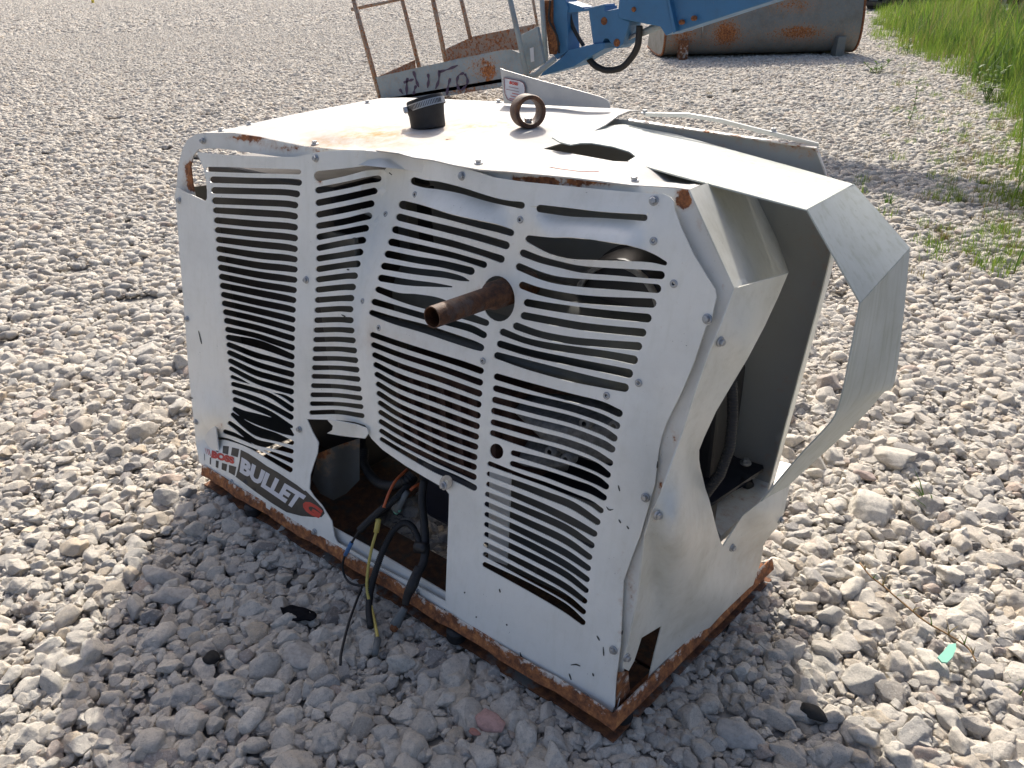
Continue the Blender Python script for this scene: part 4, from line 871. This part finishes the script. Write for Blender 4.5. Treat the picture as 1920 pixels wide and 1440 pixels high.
# ---- loose wiring in the opening
zw = lambda *p: [(560+a[0]/3, 780+a[1]/3, a[2]) for a in p]
def wp(L, k=6):
    out = []
    for x, y, d in catmull(L, k):
        q = FP(x, y, d)
        if q[2] < .028: q = PZ(x, y, .028)
        out.append(q)
    return out
tube('corrugated_conduit', wp(zw((370, 190, -.25), (372, 280, -.22), (440, 370, -.15), (520, 392, -.1), (590, 370, -.08), (640, 330, -.1))), .013, 'rubber', GEN, 12, .08, .006)
tube('corrugated_conduit', wp(zw((650, 350, -.12), (610, 400, -.08), (540, 470, -.03), (450, 540, .0), (345, 640, .02))), .0095, 'rubber', GEN, 12, .08, .005)
tube('black_wire', wp(zw((345, 640, .02), (300, 710, .025), (262, 780, .03), (247, 850, .03), (270, 920, .03), (320, 950, .03), (380, 945, .03), (412, 900, .03))), .0032, 'rubber', GEN, 8)
tube('blue_splice', wp(zw((298, 712, .0255), (262, 782, .0305)), 3), .006, 'bluesplice', GEN, 10)
tube('orange_wire', wp(zw((610, 300, -.1), (545, 365, -.05), (505, 440, -.02), (478, 515, .0))), .0038, 'orange', GEN, 8)
tube('orange_wire', wp(zw((685, 380, -.09), (650, 398, -.07), (628, 418, -.06)), 4), .0038, 'orange', GEN, 8)
tube('grey_connector', wp(zw((612, 425, -.055), (545, 530, -.04)), 3), [.007, .014], 'greyplug', GEN, 8); tube('teal_seal', wp(zw((565, 520, -.043), (545, 540, -.04)), 3), .009, 'teal', GEN, 8)
tube('yellow_wire', wp(zw((452, 575, .0), (440, 640, .01), (412, 740, .025), (390, 860, .04), (385, 980, .05), (412, 1090, .06), (440, 1220, .08), (445, 1260, .09))), .0042, 'yellow', GEN, 8)
tube('yellow_sleeve', wp(zw((450, 578, .002), (436, 655, .012)), 3), .0075, 'yellow', GEN, 10); tube('clear_plug', wp(zw((446, 1255, .09), (428, 1340, .10)), 3), .009, 'greyplug', GEN, 8)
tube('corrugated_conduit', wp(zw((405, 1185, .06), (395, 1080, .05), (410, 960, .04), (440, 850, .03), (478, 750, .01), (530, 650, -.02), (590, 603, -.04), (640, 625, -.04), (672, 690, -.03), (690, 750, -.02))), .0085, 'rubber', GEN, 12, .08, .005)
tube('thick_cable', wp(zw((705, 360, -.08), (692, 480, -.06), (708, 620, -.05), (712, 740, -.03), (700, 830, -.01), (655, 900, .02))), .011, 'rubber', GEN, 12)
tube('taped_sleeve', wp(zw((680, 850, .0), (640, 950, .03), (612, 1010, .04), (600, 1060, .045))), [.012, .0145, .011, .009], 'rubber', GEN, 12)
tube('cable_tie_knot', wp(zw((662, 735, -.02), (720, 745, -.025)), 3), .016, 'plastic', GEN, 8)
tube('grey_connector', wp(zw((597, 1080, .05), (540, 1180, .07)), 3), [.009, .015], 'greyplug', GEN, 8); tube('brown_terminal', wp(zw((545, 1170, .068), (535, 1200, .072)), 3), .011, 'rust', GEN, 6)
tube('black_wire', wp(zw((357, 960, .03), (322, 1050, .05), (280, 1170, .07), (240, 1330, .1), (235, 1400, .11))), .0035, 'rubber', GEN, 8)

# ================================================================== BOOM LIFT BEHIND
YN, YFAR = 6.45, 7.25
zl = Z(640, 0, 3); zj = Z(940, 0, 4.8)
L2 = lambda L: [p[:2] for p in L]
bl = thing('boom_lift', 'blue boom lift with rusty grey work basket lowered behind the white housing', 'boom lift', (-4.5, 6.9, 0))
def bp(y): return lambda x, yy: PY(x, yy, y)
def plate(name, poly, y, depth, mat, parent, bevel=.006): return prism(name, [PY(x, yy, y) for x, yy in poly], (0, depth, 0), mat, parent, bevel)
basket = sheet('basket_side_board', L2(zl((190, 435), (500, 365), (880, 285), (960, 280), (1010, 300), (1035, 412), (890, 490), (600, 540), (220, 555))), bp(YN), 'basketgrey', bl, (), 10, 9, .006, lambda x, y: .14*gs(x, y, 905, 125, 30, 25)+.2*gs(x, y, 918, 140, 10, 20)+.2*gs(x, y, 870, 170, 40, 10))
sheet('basket_far_board', L2(zl((590, 275), (740, 205), (1090, 135), (1110, 190), (1000, 280), (880, 300), (590, 345))), bp(YFAR), 'basketrail', bl, (), 12, 10, .006)
q1, q2 = PY(703, 146, YN), PY(778, 112, YFAR)
prism('basket_end_board', [q1, q2, q2-A3(0, 0, .12), q1-A3(0, 0, .17)], (.006, 0, 0), 'basketrail', bl, 0)
prism('basket_floor', [PY(713, 186, YN), PY(985, 140, YN), PY(1005, 118, YFAR), PY(790, 140, YFAR)], (0, 0, -.04), 'rust', bl, 0)
def post(name, a, b, y, r, mat='basketrail'): return tube(name, [PY(*a, y), PY(a[0]+(b[0]-a[0])*.5, a[1]+(b[1]-a[1])*.5, y), PY(*b, y)], r, mat, bl, 10)
post('basket_post', (655, -30), (714, 186), YN+.01, .031); post('basket_post', (744, -40), (786, 126), YFAR, .028); post('basket_post', (806, -30), (836, 116), YN+.02, .028); post('basket_post', (858, -30), (882, 72), YFAR, .027)
post('basket_post', (948, -40), (988, 140), YN-.01, .030, 'basketgrey'); post('basket_post', (994, -30), (1008, 50), YFAR, .017); post('basket_post', (1014, -30), (1024, 115), 6.7, .028, 'basketgrey')
tube('basket_top_rail', [PY(658, 18, YN+.01), PY(720, 5, 6.8), PY(770, -6, YFAR)], .021, 'basketrail', bl, 10); tube('basket_hand_rail', [PY(655, -30, YN), PY(948, -70, YN)], .02, 'basketrail', bl, 10); tube('basket_hand_rail', [PY(744, -40, YFAR), PY(994, -75, YFAR)], .02, 'basketrail', bl, 10); tube('basket_hand_rail', [PY(655, -30, YN), PY(744, -40, YFAR)], .02, 'basketrail', bl, 10)
plate('control_panel', L2(zl((1010, 195), (1100, 150), (1140, 355), (1040, 410))), 6.55, .05, 'basketgrey', bl)
plate('control_label', L2(zl((1060, 272), (1080, 265), (1085, 345), (1066, 350))), 6.545, .003, 'decalwhite', bl, 0)
tube('basket_lower_tube', [PY(1040, 110, 6.5), PY(1005, 140, 6.5), PY(985, 145, 6.55)], .03, 'basketgrey', bl, 10)
plate('jib_upright', L2(zj((450, -40), (560, -40), (600, 60), (590, 130), (605, 455), (500, 535), (455, 480), (520, 400), (440, 200))), 6.78, .22, 'blue', bl)
plate('jib_rust_plate', L2(zj((370, 0), (450, 0), (450, 200), (510, 400), (480, 490), (430, 490))), 6.74, .10, 'rust', bl)
plate('jib_top_bracket', L2(zj((470, 90), (560, 5), (735, 65), (730, 85), (930, 35), (935, 60), (800, 95), (480, 130))), 6.80, .2, 'blue', bl)
plate('jib_lower_arm', L2(zj((350, 685), (370, 650), (540, 520), (605, 450), (830, 395), (930, 385), (925, 440), (760, 530), (650, 600), (480, 650))), 6.76, .28, 'blue', bl)
piv = plate('jib_pivot', L2(zj((785, 95), (930, 55), (930, 100), (1050, 75), (1060, 160), (1150, 190), (1145, 230), (1090, 400), (1040, 440), (995, 400), (960, 350), (930, 345), (910, 390), (825, 395))), 6.80, .25, 'blue', bl)
for x, y in ((1035, 385), (920, 190), (1185, 85), (1095, 115), (1612, 200), (1722, 165)):
    q = PY(940+x/4.8, y/4.8, 6.79 if x < 1100 else 6.74); ob('pivot_pin', lathe_me('pivot_pin', [(.0001, .0), (.035, .0), (.04, .01), (.04, .05)] if x < 1100 else [(.0001, .0), (.02, .0), (.024, .01), (.024, .05)], (0, 1, 0), q, 16), 'rust', bl)
plate('boom_head', L2(zj((1050, 100), (1065, -60), (1480, -60), (1545, 290), (1480, 320), (1430, 240), (1150, 185), (1060, 165))), 6.76, .34, 'blue', bl)
pa, pb_ = PY(1262, 62, 6.80), PY(1440, 4, 6.9)
dirb = (pb_-pa)/np.linalg.norm(pb_-pa); upb = np.cross(dirb, A3(0, 1, 0)); upb = upb if upb[2] > 0 else -upb
L_b = 8.0
prism('boom', [pa, pa+dirb*L_b, pa+dirb*L_b+upb*.50, pa+upb*.62], (0, .36, 0), 'blue', bl, .01)
plate('boom_collar', L2(zj((1480, -60), (1500, -60), (1575, 285), (1545, 300))), 6.735, .40, 'blue', bl, .004)
tube('jib_cylinder_rod', [PY(1170, 75, 6.9), PY(1228, 48, 6.95)], .022, 'zinc', bl, 14); tube('jib_cylinder', [PY(1200, 63, 6.92), PY(1262, 40, 6.97)], .035, 'basketgrey', bl, 14)
tube('hydraulic_hose', [PY(*p, 6.88) for p in catmull(L2(zj((770, 490), (800, 545), (860, 600), (960, 632), (1080, 608), (1170, 520), (1225, 420), (1240, 310), (1245, 230))), 5)], .035, 'rubber', bl, 12)
tube('hydraulic_hose', [PY(*p, 6.86) for p in catmull(L2(zj((610, 110), (640, 230), (690, 330), (740, 410))), 5)], .022, 'rubber', bl, 10); tube('hydraulic_hose', [PY(*p, 6.72) for p in catmull(L2(zj((440, 0), (430, 180), (500, 320), (520, 480))), 5)], .012, 'rubber', bl, 10)
# sprayed letters on the basket board, tilted with it
zs = Z(640, 80, 6)
def stroke(pts, wd=15):
    P_ = catmull(pts, 6); V = []; F = []
    for i, p in enumerate(P_):
        d = P_[min(i+1, len(P_)-1)]-P_[max(i-1, 0)]; d /= np.linalg.norm(d)+1e-9; m = A3(-d[1], d[0])*wd*(.75+.35*math.sin(i*.9))
        for s in (-1, 1): q = p+m*s; V.append(PY(640+q[0]/6, 80+q[1]/6, YN-.006))
    for i in range(len(P_)-1): F.append((2*i, 2*i+1, 2*i+3, 2*i+2))
    ob('spray_mark', mesh('spray_mark', V, F), 'spray', basket)
for st in ([(745, 395), (735, 470), (735, 590)], [(700, 450), (760, 430), (815, 410)], [(655, 520), (690, 575)], [(810, 320), (840, 420), (870, 500)], [(840, 480), (820, 540), (815, 585)], [(975, 350), (980, 420), (970, 510)], [(1100, 310), (1095, 420), (1060, 520)], [(1100, 330), (1200, 300), (1310, 255)], [(1225, 400), (1200, 490), (1185, 590)], [(1380, 340), (1320, 370), (1300, 450), (1330, 530), (1390, 500), (1420, 430), (1390, 350)]): stroke(st)
# chassis off to the right that carries the boom
bend = pa+dirb*L_b
tur = box('turntable', (bend[0]-.9, 6.4, .95), (bend[0]+.9, 7.6, bend[2]+.35), 'blue', bl, .05); box('chassis_deck', (bend[0]-1.5, 6.1, .55), (bend[0]+1.5, 7.9, .95), 'blackpaint', bl, .04)
def wheel(parent, c, r, wd, axis, spokes=True):
    a = A3(*axis); prof = [(r*.55, -wd/2), (r*.9, -wd/2), (r, -wd*.36), (r, wd*.36), (r*.9, wd/2), (r*.55, wd/2)]
    w_ = ob('wheel', lathe_me('wheel', [(.001, wd*.1), (r*.25, wd*.12), (r*.3, wd*.25), (r*.5, wd*.2), (r*.56, wd*.45), (r*.56, -wd*.45), (r*.5, -wd*.2), (.001, -wd*.1)], a, c, 28), 'basketgrey', parent); autosmooth(ob('tyre', lathe_me('tyre', prof, a, c, 36), 'tyre', w_)); return w_
for sx in (-1.05, 1.05):
    for yy in (6.05, 7.95): wheel(bl, (bend[0]+sx, yy, .44), .46, .34, (0, 1, 0))

# ================================================================== LOADER BUCKET
g0, g1_ = PZ(1246, 112, 0), PZ(1604, 104, 0); uu = g1_-g0; WD = np.linalg.norm(uu); uu /= WD; ww = A3(-uu[1], uu[0], 0)
bk = thing('loader_bucket', 'large rusty grey steel loader bucket resting on the gravel edge beside the grass', 'bucket', tuple(g0+uu*WD/2+ww*.6))
prof = [(.10, 1.30), (.02, .90), (-.03, .60), (-.03, .36), (.02, .20), (.13, .09), (.32, .05), (.80, .04), (1.60, .10)]
pr = [A3(*p) for p in [(0, 0)]]
PR = catmull(prof, 4); V = []; F = []; NU = 24
for i in range(NU+1):
    t = i/NU; dent = .02*math.sin(i*.7)
    for p in PR: V.append(g0+uu*(t*WD)+ww*(p[0]+dent*(1-abs(2*t-1)))+A3(0, 0, p[1]))
n = len(PR)
for i in range(NU):
    for k in range(n-1): F.append((i*n+k, (i+1)*n+k, (i+1)*n+k+1, i*n+k+1))
def brust(v):
    t = (A3(*v)-g0) @ uu; z = v[2]
    return .07*math.exp(-((z-.3)/.2)**2)+.26*math.exp(-((t-1.05)/.22)**2-((z-.45)/.22)**2)+.20*math.exp(-((t-2.35)/.4)**2-((z-.42)/.12)**2)+.16*math.exp(-((t-2.2)/.5)**2-((z-.85)/.15)**2)+.15*math.exp(-((t-.3)/.25)**2-((z-.5)/.3)**2)
ob('shell', mesh('shell', V, F, True, {'rust': [brust(v) for v in V]}), 'bucket', bk, .025, 0, 1)
for t in (0, WD): 
    pts = [g0+uu*t+ww*p[0]+A3(0, 0, p[1]) for p in PR]+[g0+uu*t+ww*1.45+A3(0, 0, .35), g0+uu*t+ww*.75+A3(0, 0, 1.2)]
    prism('end_plate', pts, uu*(.03 if t else -.03), 'bucket', bk, 0)
    rimp = [p+uu*(.02 if t else -.02) for p in pts[:n]]; tube('end_rim', rimp, .022, 'rust', bk, 8)
for t in (.09, .90):
    c = g0+uu*(t*WD)+ww*-.02; ob('skid_foot', box_me('skid_foot', c+A3(0, 0, .16), (.075, .12, .17), (uu, ww, A3(0, 0, 1))), 'rustpaint' if t < .5 else 'bucket', bk, 0, .01)
c = g0+uu*(.18*WD)-ww*.05; tube('hanging_chain', [c+A3(0, 0, .62), c+A3(.01, 0, .5), c+A3(0, 0, .36)], .008, 'zinc', bk, 6)

# ================================================================== TRAILERS AT THE GRASS EDGE
tq = PZ(1668, 22, 0); te = PZ(1832, 12, 0); tu = te-tq; TW = np.linalg.norm(tu); tu /= TW; tw = A3(-tu[1], tu[0], 0)
tr = thing('flatbed_trailer', 'dark flatbed trailer with slatted tailgate parked in tall grass behind the bucket', 'trailer', tuple(tq+tu*TW/2+tw*1.0))
def tb(name, u0, u1, w0, w1, z0, z1, mat='blackpaint', par=None, bev=.02):
    c = tq+tu*(u0+u1)/2+tw*(w0+w1)/2+A3(0, 0, (z0+z1)/2); return ob(name, box_me(name, c, ((u1-u0)/2, (w1-w0)/2, (z1-z0)/2), (tu, tw, A3(0, 0, 1))), mat, par or tr, 0, bev)
tb('deck', -.1, TW+.3, .3, 2.4, .55, .70); tb('bumper', -.15, TW*.45, .05, .25, .25, .60); tb('rear_beam', TW*.45, TW+.3, .1, .25, .52, .62)
tb('side_rail', -.1, TW+.3, .25, .31, .95, 1.05); tb('hitch_bar', -.05, TW*.4, .3, 1.0, .16, .30)
for k in range(7): u = TW*.5+k*TW*.085; tb('tailgate_slat', u, u+.05, .12, .18, .05, .60, 'rust' if k % 3 == 1 else 'blackpaint', None, .005)
for u in (.35, TW*.40): wheel(tr, tuple(tq+tu*u+tw*.9+A3(0, 0, .33)), .34, .22, tuple(tu))
wq = PZ(1906, 47, 0); wv = FH; wl = A3(RH[0], RH[1], 0); wf = A3(FH[0], FH[1], 0)
t2 = thing('tandem_trailer', 'black steel trailer with curved wheel fender standing at the grass margin', 'trailer', tuple(wq+wl*1.2))
def t2b(name, u0, u1, w0, w1, z0, z1, mat='blackpaint'):
    c = wq+wl*(u0+u1)/2+wf*(w0+w1)/2+A3(0, 0, (z0+z1)/2); return ob(name, box_me(name, c, ((u1-u0)/2, (w1-w0)/2, (z1-z0)/2), (wl, wf, A3(0, 0, 1))), mat, t2, 0, .02)
wheel(t2, tuple(wq+wl*.18+A3(0, 0, .36)), .37, .24, tuple(wl)); wheel(t2, tuple(wq+wl*.18+wf*.9+A3(0, 0, .36)), .37, .24, tuple(wl)); t2b('deck', .35, 2.3, -1.6, 3.2, .62, .80); t2b('side_rail', .30, .36, -1.6, 3.2, .80, 1.15)
fd = [wq+wl*-.12+wf*(math.cos(a)*.52)+A3(0, 0, .36+math.sin(a)*.46) for a in np.linspace(.25, math.pi-.25, 12)]
strip('fender', fd, tuple(wl*.46), 'blackpaint', t2, .01, None, 2)

yp = PZ(175, 7, 0); ypo = tag(ob('marker_post', lathe_me('marker_post', [(.0001, .9), (.075, .88), (.085, .82), (.085, 0)], (0, 0, 1), yp, 16), 'yellowpost'), 'short yellow marker post far across the gravel yard', 'post')

# ================================================================== GRASS AND WEEDS
def blade(V, F, R_, base, hgt, wid, lean, az, rnd, curl=.5, seg=3):
    b = len(V); d = A3(math.cos(az), math.sin(az), 0); s = A3(-d[1], d[0], 0)
    for i in range(seg+1):
        t = i/seg; p = base+A3(0, 0, hgt*t*(1-.25*curl*t))+d*(lean*hgt*t*t); wd = wid*(1-t)**.7*.5 if i < seg else 0
        if i < seg: V += [p-s*wd, p+s*wd]; R_ += [rnd, rnd]
        else: V.append(p); R_.append(rnd)
    for i in range(seg-1): F.append((b+2*i, b+2*i+1, b+2*i+3, b+2*i+2))
    F.append((b+2*(seg-1), b+2*(seg-1)+1, b+2*seg))
def clump(seed, nb, rad, h0, h1, wid, mat, lean=.6):
    r = np.random.default_rng(seed); V = []; F = []; R_ = []
    for _ in range(nb):
        a, q = r.uniform(0, 6.28), rad*math.sqrt(r.uniform()); blade(V, F, R_, A3(q*math.cos(a), q*math.sin(a), -.01), r.uniform(h0, h1), wid*r.uniform(.6, 1.2), r.uniform(.1, lean), r.uniform(0, 6.28), r.uniform())
    me = mesh('grass_clump', V, F, True, {'rnd': R_}); me.materials.append(M[mat]); return me
gsrc = bpy.data.collections.new('grass_sources')
specs = [(34, .16, .18, .42, .010, 'grass')]*4+[(30, .14, .10, .26, .009, 'grass')]*3+[(22, .12, .08, .22, .007, 'dry')]*2+[(9, .15, .35, .75, .005, 'dry')]*2+[(40, .22, .25, .5, .014, 'leaf')]*2
for i, sp_ in enumerate(specs): gsrc.objects.link(bpy.data.objects.new('clump_%02d' % i, clump(500+i, *sp_)))
EDGE = [(1618, -40), (1612, 60), (1640, 92), (1700, 112), (1770, 140), (1810, 165), (1850, 205), (1868, 250), (1880, 330), (1905, 420), (1935, 520), (2100, 560), (2600, 300), (2300, -40)]
EG = np.array([PZ(x, max(y, -38), 0)[:2] for x, y in EDGE])
r = np.random.default_rng(5)
cand = np.stack([r.uniform(1600, 2560, 60000), r.uniform(-36, 560, 60000)], 1); cand = cand[inpoly(cand, EDGE)]
w_ = (np.clip(cand[:, 1]+60, 20, 400)/400)**-.5; cand = cand[r.uniform(size=len(cand)) < w_/w_.max()]
C_ = np.array([PZ(x, y, 0)[:2] for x, y in cand]); C_ = C_[np.linalg.norm(C_-CXY, axis=1) < 60]
# thin the margin so that the border with the gravel is ragged
def edge_dist(Pq):
    d = np.full(len(Pq), 1e9)
    for i in range(11):
        a, b = EG[i], EG[i+1]; ab = b-a; t = np.clip(((Pq-a) @ ab)/(ab @ ab), 0, 1); d = np.minimum(d, np.linalg.norm(Pq-(a+t[:, None]*ab), axis=1))
    return d
ed = edge_dist(C_); kp = r.uniform(size=len(C_)) < np.clip(.06+ed/1.1, 0, 1); C_, ed = C_[kp], ed[kp]
target = 9000
if len(C_) > target: s_ = r.choice(len(C_), target, False); C_, ed = C_[s_], ed[s_]
n = len(C_); sc = np.clip(.45+ed/1.6, .45, 1.2)*np.exp(r.normal(0, .35, n)); ix = np.where(r.uniform(size=n) < np.clip(.75-ed/1.0, .12, 1), r.integers(4, 9, n), r.choice([0, 0, 1, 1, 2, 2, 3, 3, 4, 5, 6, 7, 8, 9, 10, 11, 12], n))
gm = instancer('grass', np.column_stack([C_, np.full(n, -.015)]), np.stack([np.zeros(n), np.zeros(n), r.uniform(0, 6.28, n)], 1), np.stack([sc]*3, 1), ix, gsrc)
tag(gm, 'tall green grass along the right border of the gravel', 'grass', kind='stuff')
# sparse small tufts on the gravel by the border
sp_px = [(r.uniform(1560, 1915), r.uniform(120, 520)) for _ in range(900)]; Q = []
for x, y in sp_px:
    bx = np.interp(y, [120, 165, 205, 250, 330, 420, 520], [1680, 1790, 1830, 1850, 1862, 1890, 1915])
    if r.uniform() < math.exp(-max(bx-x, 0)/95): Q.append(PZ(x, y, 0)[:2])
Q = np.array(Q); n = len(Q)
g3 = instancer('sparse_grass', np.column_stack([Q, np.full(n, -.01)]), np.stack([np.zeros(n), np.zeros(n), r.uniform(0, 6.28, n)], 1), np.stack([r.uniform(.25, .6, n)]*3, 1), r.integers(4, 9, n), gsrc)
tag(g3, 'thin dry grass scattered over the gravel beside the lawn', 'grass', kind='stuff')
def tuft(name, px, label, nb, hgt, wid, lean, mat='leaf', group=None, seed=1):
    b = PZ(*px, 0); rr = np.random.default_rng(seed); V = []; F = []; R_ = []
    for _ in range(nb): blade(V, F, R_, b+A3(rr.normal(0, .012), rr.normal(0, .012), -.01), hgt*rr.uniform(.5, 1), wid*rr.uniform(.7, 1.1), rr.uniform(.3, lean), rr.uniform(0, 6.28), rr.uniform())
    return tag(ob(name, mesh(name, V, F, True, {'rnd': R_}), mat), label, 'weed', group)
tuft('grass_tuft', (1666, 385), 'upright green grass tuft alone in bright gravel behind the hood fold', 16, .16, .010, .9, seed=3)
tuft('grass_tuft', (1738, 948), 'small grass sprout with a few long blades among large stones', 6, .11, .010, 1.3, seed=4)
tuft('grass_tuft', (1770, 450), 'low mixed clump of green and dry grass in the open gravel', 46, .10, .006, 1.2, 'dry', seed=5)
tuft('grass_tuft', (1808, 650), 'tiny yellow green grass sprig between the stones', 6, .05, .006, 1.0, seed=6)
tuft('grass_tuft', (1330, 178), 'faint low tuft of yellowing grass behind the torn roof', 30, .08, .008, 1.2, 'dry', seed=8)
tuft('grass_tuft', (1860, 640), 'flattened dry grass tuft on the gravel right of the hood', 24, .07, .006, 1.4, 'dry', seed=9)
tuft('grass_tuft', (1765, 300), 'small weed sprig on the shaded strip of gravel', 12, .09, .007, 1.0, 'dry', seed=10)
tuft('grass_tuft', (1905, 1290), 'little grass sprig at the foot of pale stones', 6, .04, .005, 1.2, seed=12)
def leafy(name, px, label, hgt, nl, llen, seed, spread=.02, stems=1, cat='weed'):
    b = PZ(*px, 0); rr = np.random.default_rng(seed); t = thing(name, label, cat, tuple(b))
    for s in range(stems):
        top_ = b+A3(rr.normal(0, spread), rr.normal(0, spread), hgt*rr.uniform(.75, 1)); mid = (b+top_)/2+A3(rr.normal(0, .01), rr.normal(0, .01), 0)
        path = catmull([b, mid, top_], 6); tube('stem', path, [.004, .0025], 'leaf', t, 6)
        for k in range(nl):
            f = .15+.85*(k+.5)/nl; p = path[int(f*(len(path)-1))]; az = k*2.4+rr.uniform(-.4, .4); d = A3(math.cos(az), math.sin(az), .35+.4*f); d /= np.linalg.norm(d); sd_ = np.cross(d, A3(0, 0, 1)); sd_ /= np.linalg.norm(sd_); l = llen*rr.uniform(.6, 1.1)*(1.1-.4*f); up2 = np.cross(sd_, d)
            V = [p, p+d*l*.35+sd_*l*.2, p+d*l*.7+sd_*l*.16-up2*l*.05, p+d*l-up2*l*.16, p+d*l*.7-sd_*l*.16-up2*l*.05, p+d*l*.35-sd_*l*.2, p+d*l*.5+up2*l*.03]
            ob('leaf', mesh('leaf', V, [(0, 1, 6), (1, 2, 6), (2, 3, 6), (3, 4, 6), (4, 5, 6), (5, 0, 6)], True), 'leaf', t)
leafy('tall_weed', (1702, 237), 'single tall leafy green weed standing in open gravel before the grass', .42, 16, .085, 21)
leafy('broadleaf_weed', (1642, 138), 'low grey green broadleaf weed by the corner of the bucket shadow', .22, 9, .12, 22, .12, 4)
leafy('leafy_weed', (1850, 190), 'bushy bright green broadleaf weed at the front of the tall grass', .5, 10, .12, 23, .16, 6)
leafy('leafy_weed', (1870, 60), 'yellow green leafy weed in tall grass beside the trailer fender', .7, 10, .14, 24, .2, 5)
leafy('leafy_weed', (1700, 105), 'upright yellow tinted weed at the grass corner near the bucket', .35, 8, .10, 25, .15, 4)
vp = [PZ(x, y, .035) for x, y in catmull([(1612, 1055), (1632, 1080), (1655, 1098), (1690, 1128), (1735, 1165), (1778, 1190), (1815, 1215), (1830, 1240)], 4)]
rn = thing('runner_grass', 'thin creeping grass runner crossing the sunlit stones by the teal fragment', 'weed', tuple(vp[10])); tube('stem', vp, .0022, 'vine', rn, 6)
for k in range(2, len(vp)-1, 3):
    V = []; F = []; R_ = []
    for j in range(3): blade(V, F, R_, vp[k], random.uniform(.014, .032), .004, random.uniform(.4, 1.2), random.uniform(0, 6.28), random.random())
    ob('blade', mesh('blade', V, F, True, {'rnd': R_}), 'leaf' if k % 2 else 'dry', rn)

# ================================================================== LITTER AND ODD STONES
tp_ = [PZ(x, y, .05) for x, y in [(1758, 1232), (1768, 1222), (1779, 1208), (1792, 1206), (1793, 1216), (1786, 1232), (1776, 1242), (1766, 1241)]]
tag(prism('plastic_fragment', tp_, (0, 0, -.004), 'teal', None, 0), 'flat curved teal plastic fragment lying on sunlit stones', 'fragment')
rgc = PZ(556, 1158, .0); V, F = stone_geo(77, 3); V = V*A3(.062, .030, .016)+rgc+A3(0, 0, .012); V[:, 2] += .006*np.sin(V[:, 0]*160)*np.cos(V[:, 1]*130)
RZ = Matrix.Rotation(.3, 3, 'Z'); V = (V-rgc) @ np.array([list(x) for x in RZ]).T+rgc
tag(ob('black_rag', mesh('black_rag', V, F, True), 'rag'), 'crumpled black rag on the shaded gravel before the housing', 'rag')
def named_stone(px, rad, seed, label, col, z=.01, sc=(1, .85, .7), rz=0):
    col = (col[0]*1.02, col[1]*.96, col[2]*.89); N = NT('stone_%d' % seed); c = N.mix(N.ramp(N.noise(70, 6, .7), .4, .75), col, tuple(x*.6 for x in col)); M['st%d' % seed] = N.fin(c, .9, 0, N.bump(N.noise(120, 8, .7), .6, .004), .2)
    V, F = stone_geo(seed, 3); Rz = np.array([list(x) for x in Matrix.Rotation(rz, 3, 'Z')]); q = PZ(*px, z)
    return tag(ob('rock', mesh('rock', (V*rad*A3(*sc)) @ Rz.T+q, F, True), 'st%d' % seed), label, 'rock')
named_stone((920, 1352), .040, 201, 'rounded pink stone on shaded gravel below the housing edge', (.50, .33, .31))
named_stone((890, 1372), .016, 202, 'small reddish pebble touching the pink stone', (.42, .22, .19))
named_stone((1385, 1378), .062, 203, 'large pale grey rock in shadow right of the base corner', (.46, .46, .45), .01)
named_stone((1708, 848), .060, 204, 'big dark grey angular rock on sunlit gravel right of the housing', (.30, .30, .30), .01)
named_stone((1622, 890), .040, 205, 'mauve tinted rounded rock in front of the dark grey one', (.42, .36, .34), .01)
named_stone((1440, 985+20), .055, 206, 'white limestone rock against the rusty base end', (.62, .58, .52), .0)
named_stone((305, 1082), .065, 207, 'large grey rock at the left shadow edge', (.47, .46, .44), .005, (1.1, .8, .7), .4)
named_stone((325, 1118), .055, 208, 'long grey rock just below the large one at the shadow edge', (.45, .44, .42), .005, (1.2, .7, .6), .6)
named_stone((150, 795), .055, 209, 'big pale stone in the sunny gravel left of the housing', (.48, .45, .41), .01)
named_stone((560, 1225), .062, 210, 'broad flat grey rock near the black rag', (.44, .44, .43), .0, (1.2, .9, .6))
named_stone((1520, 1335), .04, 211, 'black pitted rock on the right shadow edge', (.05, .05, .05), .01)
named_stone((395, 1232), .026, 212, 'charcoal black stone in the housing shadow', (.03, .03, .03), .012)
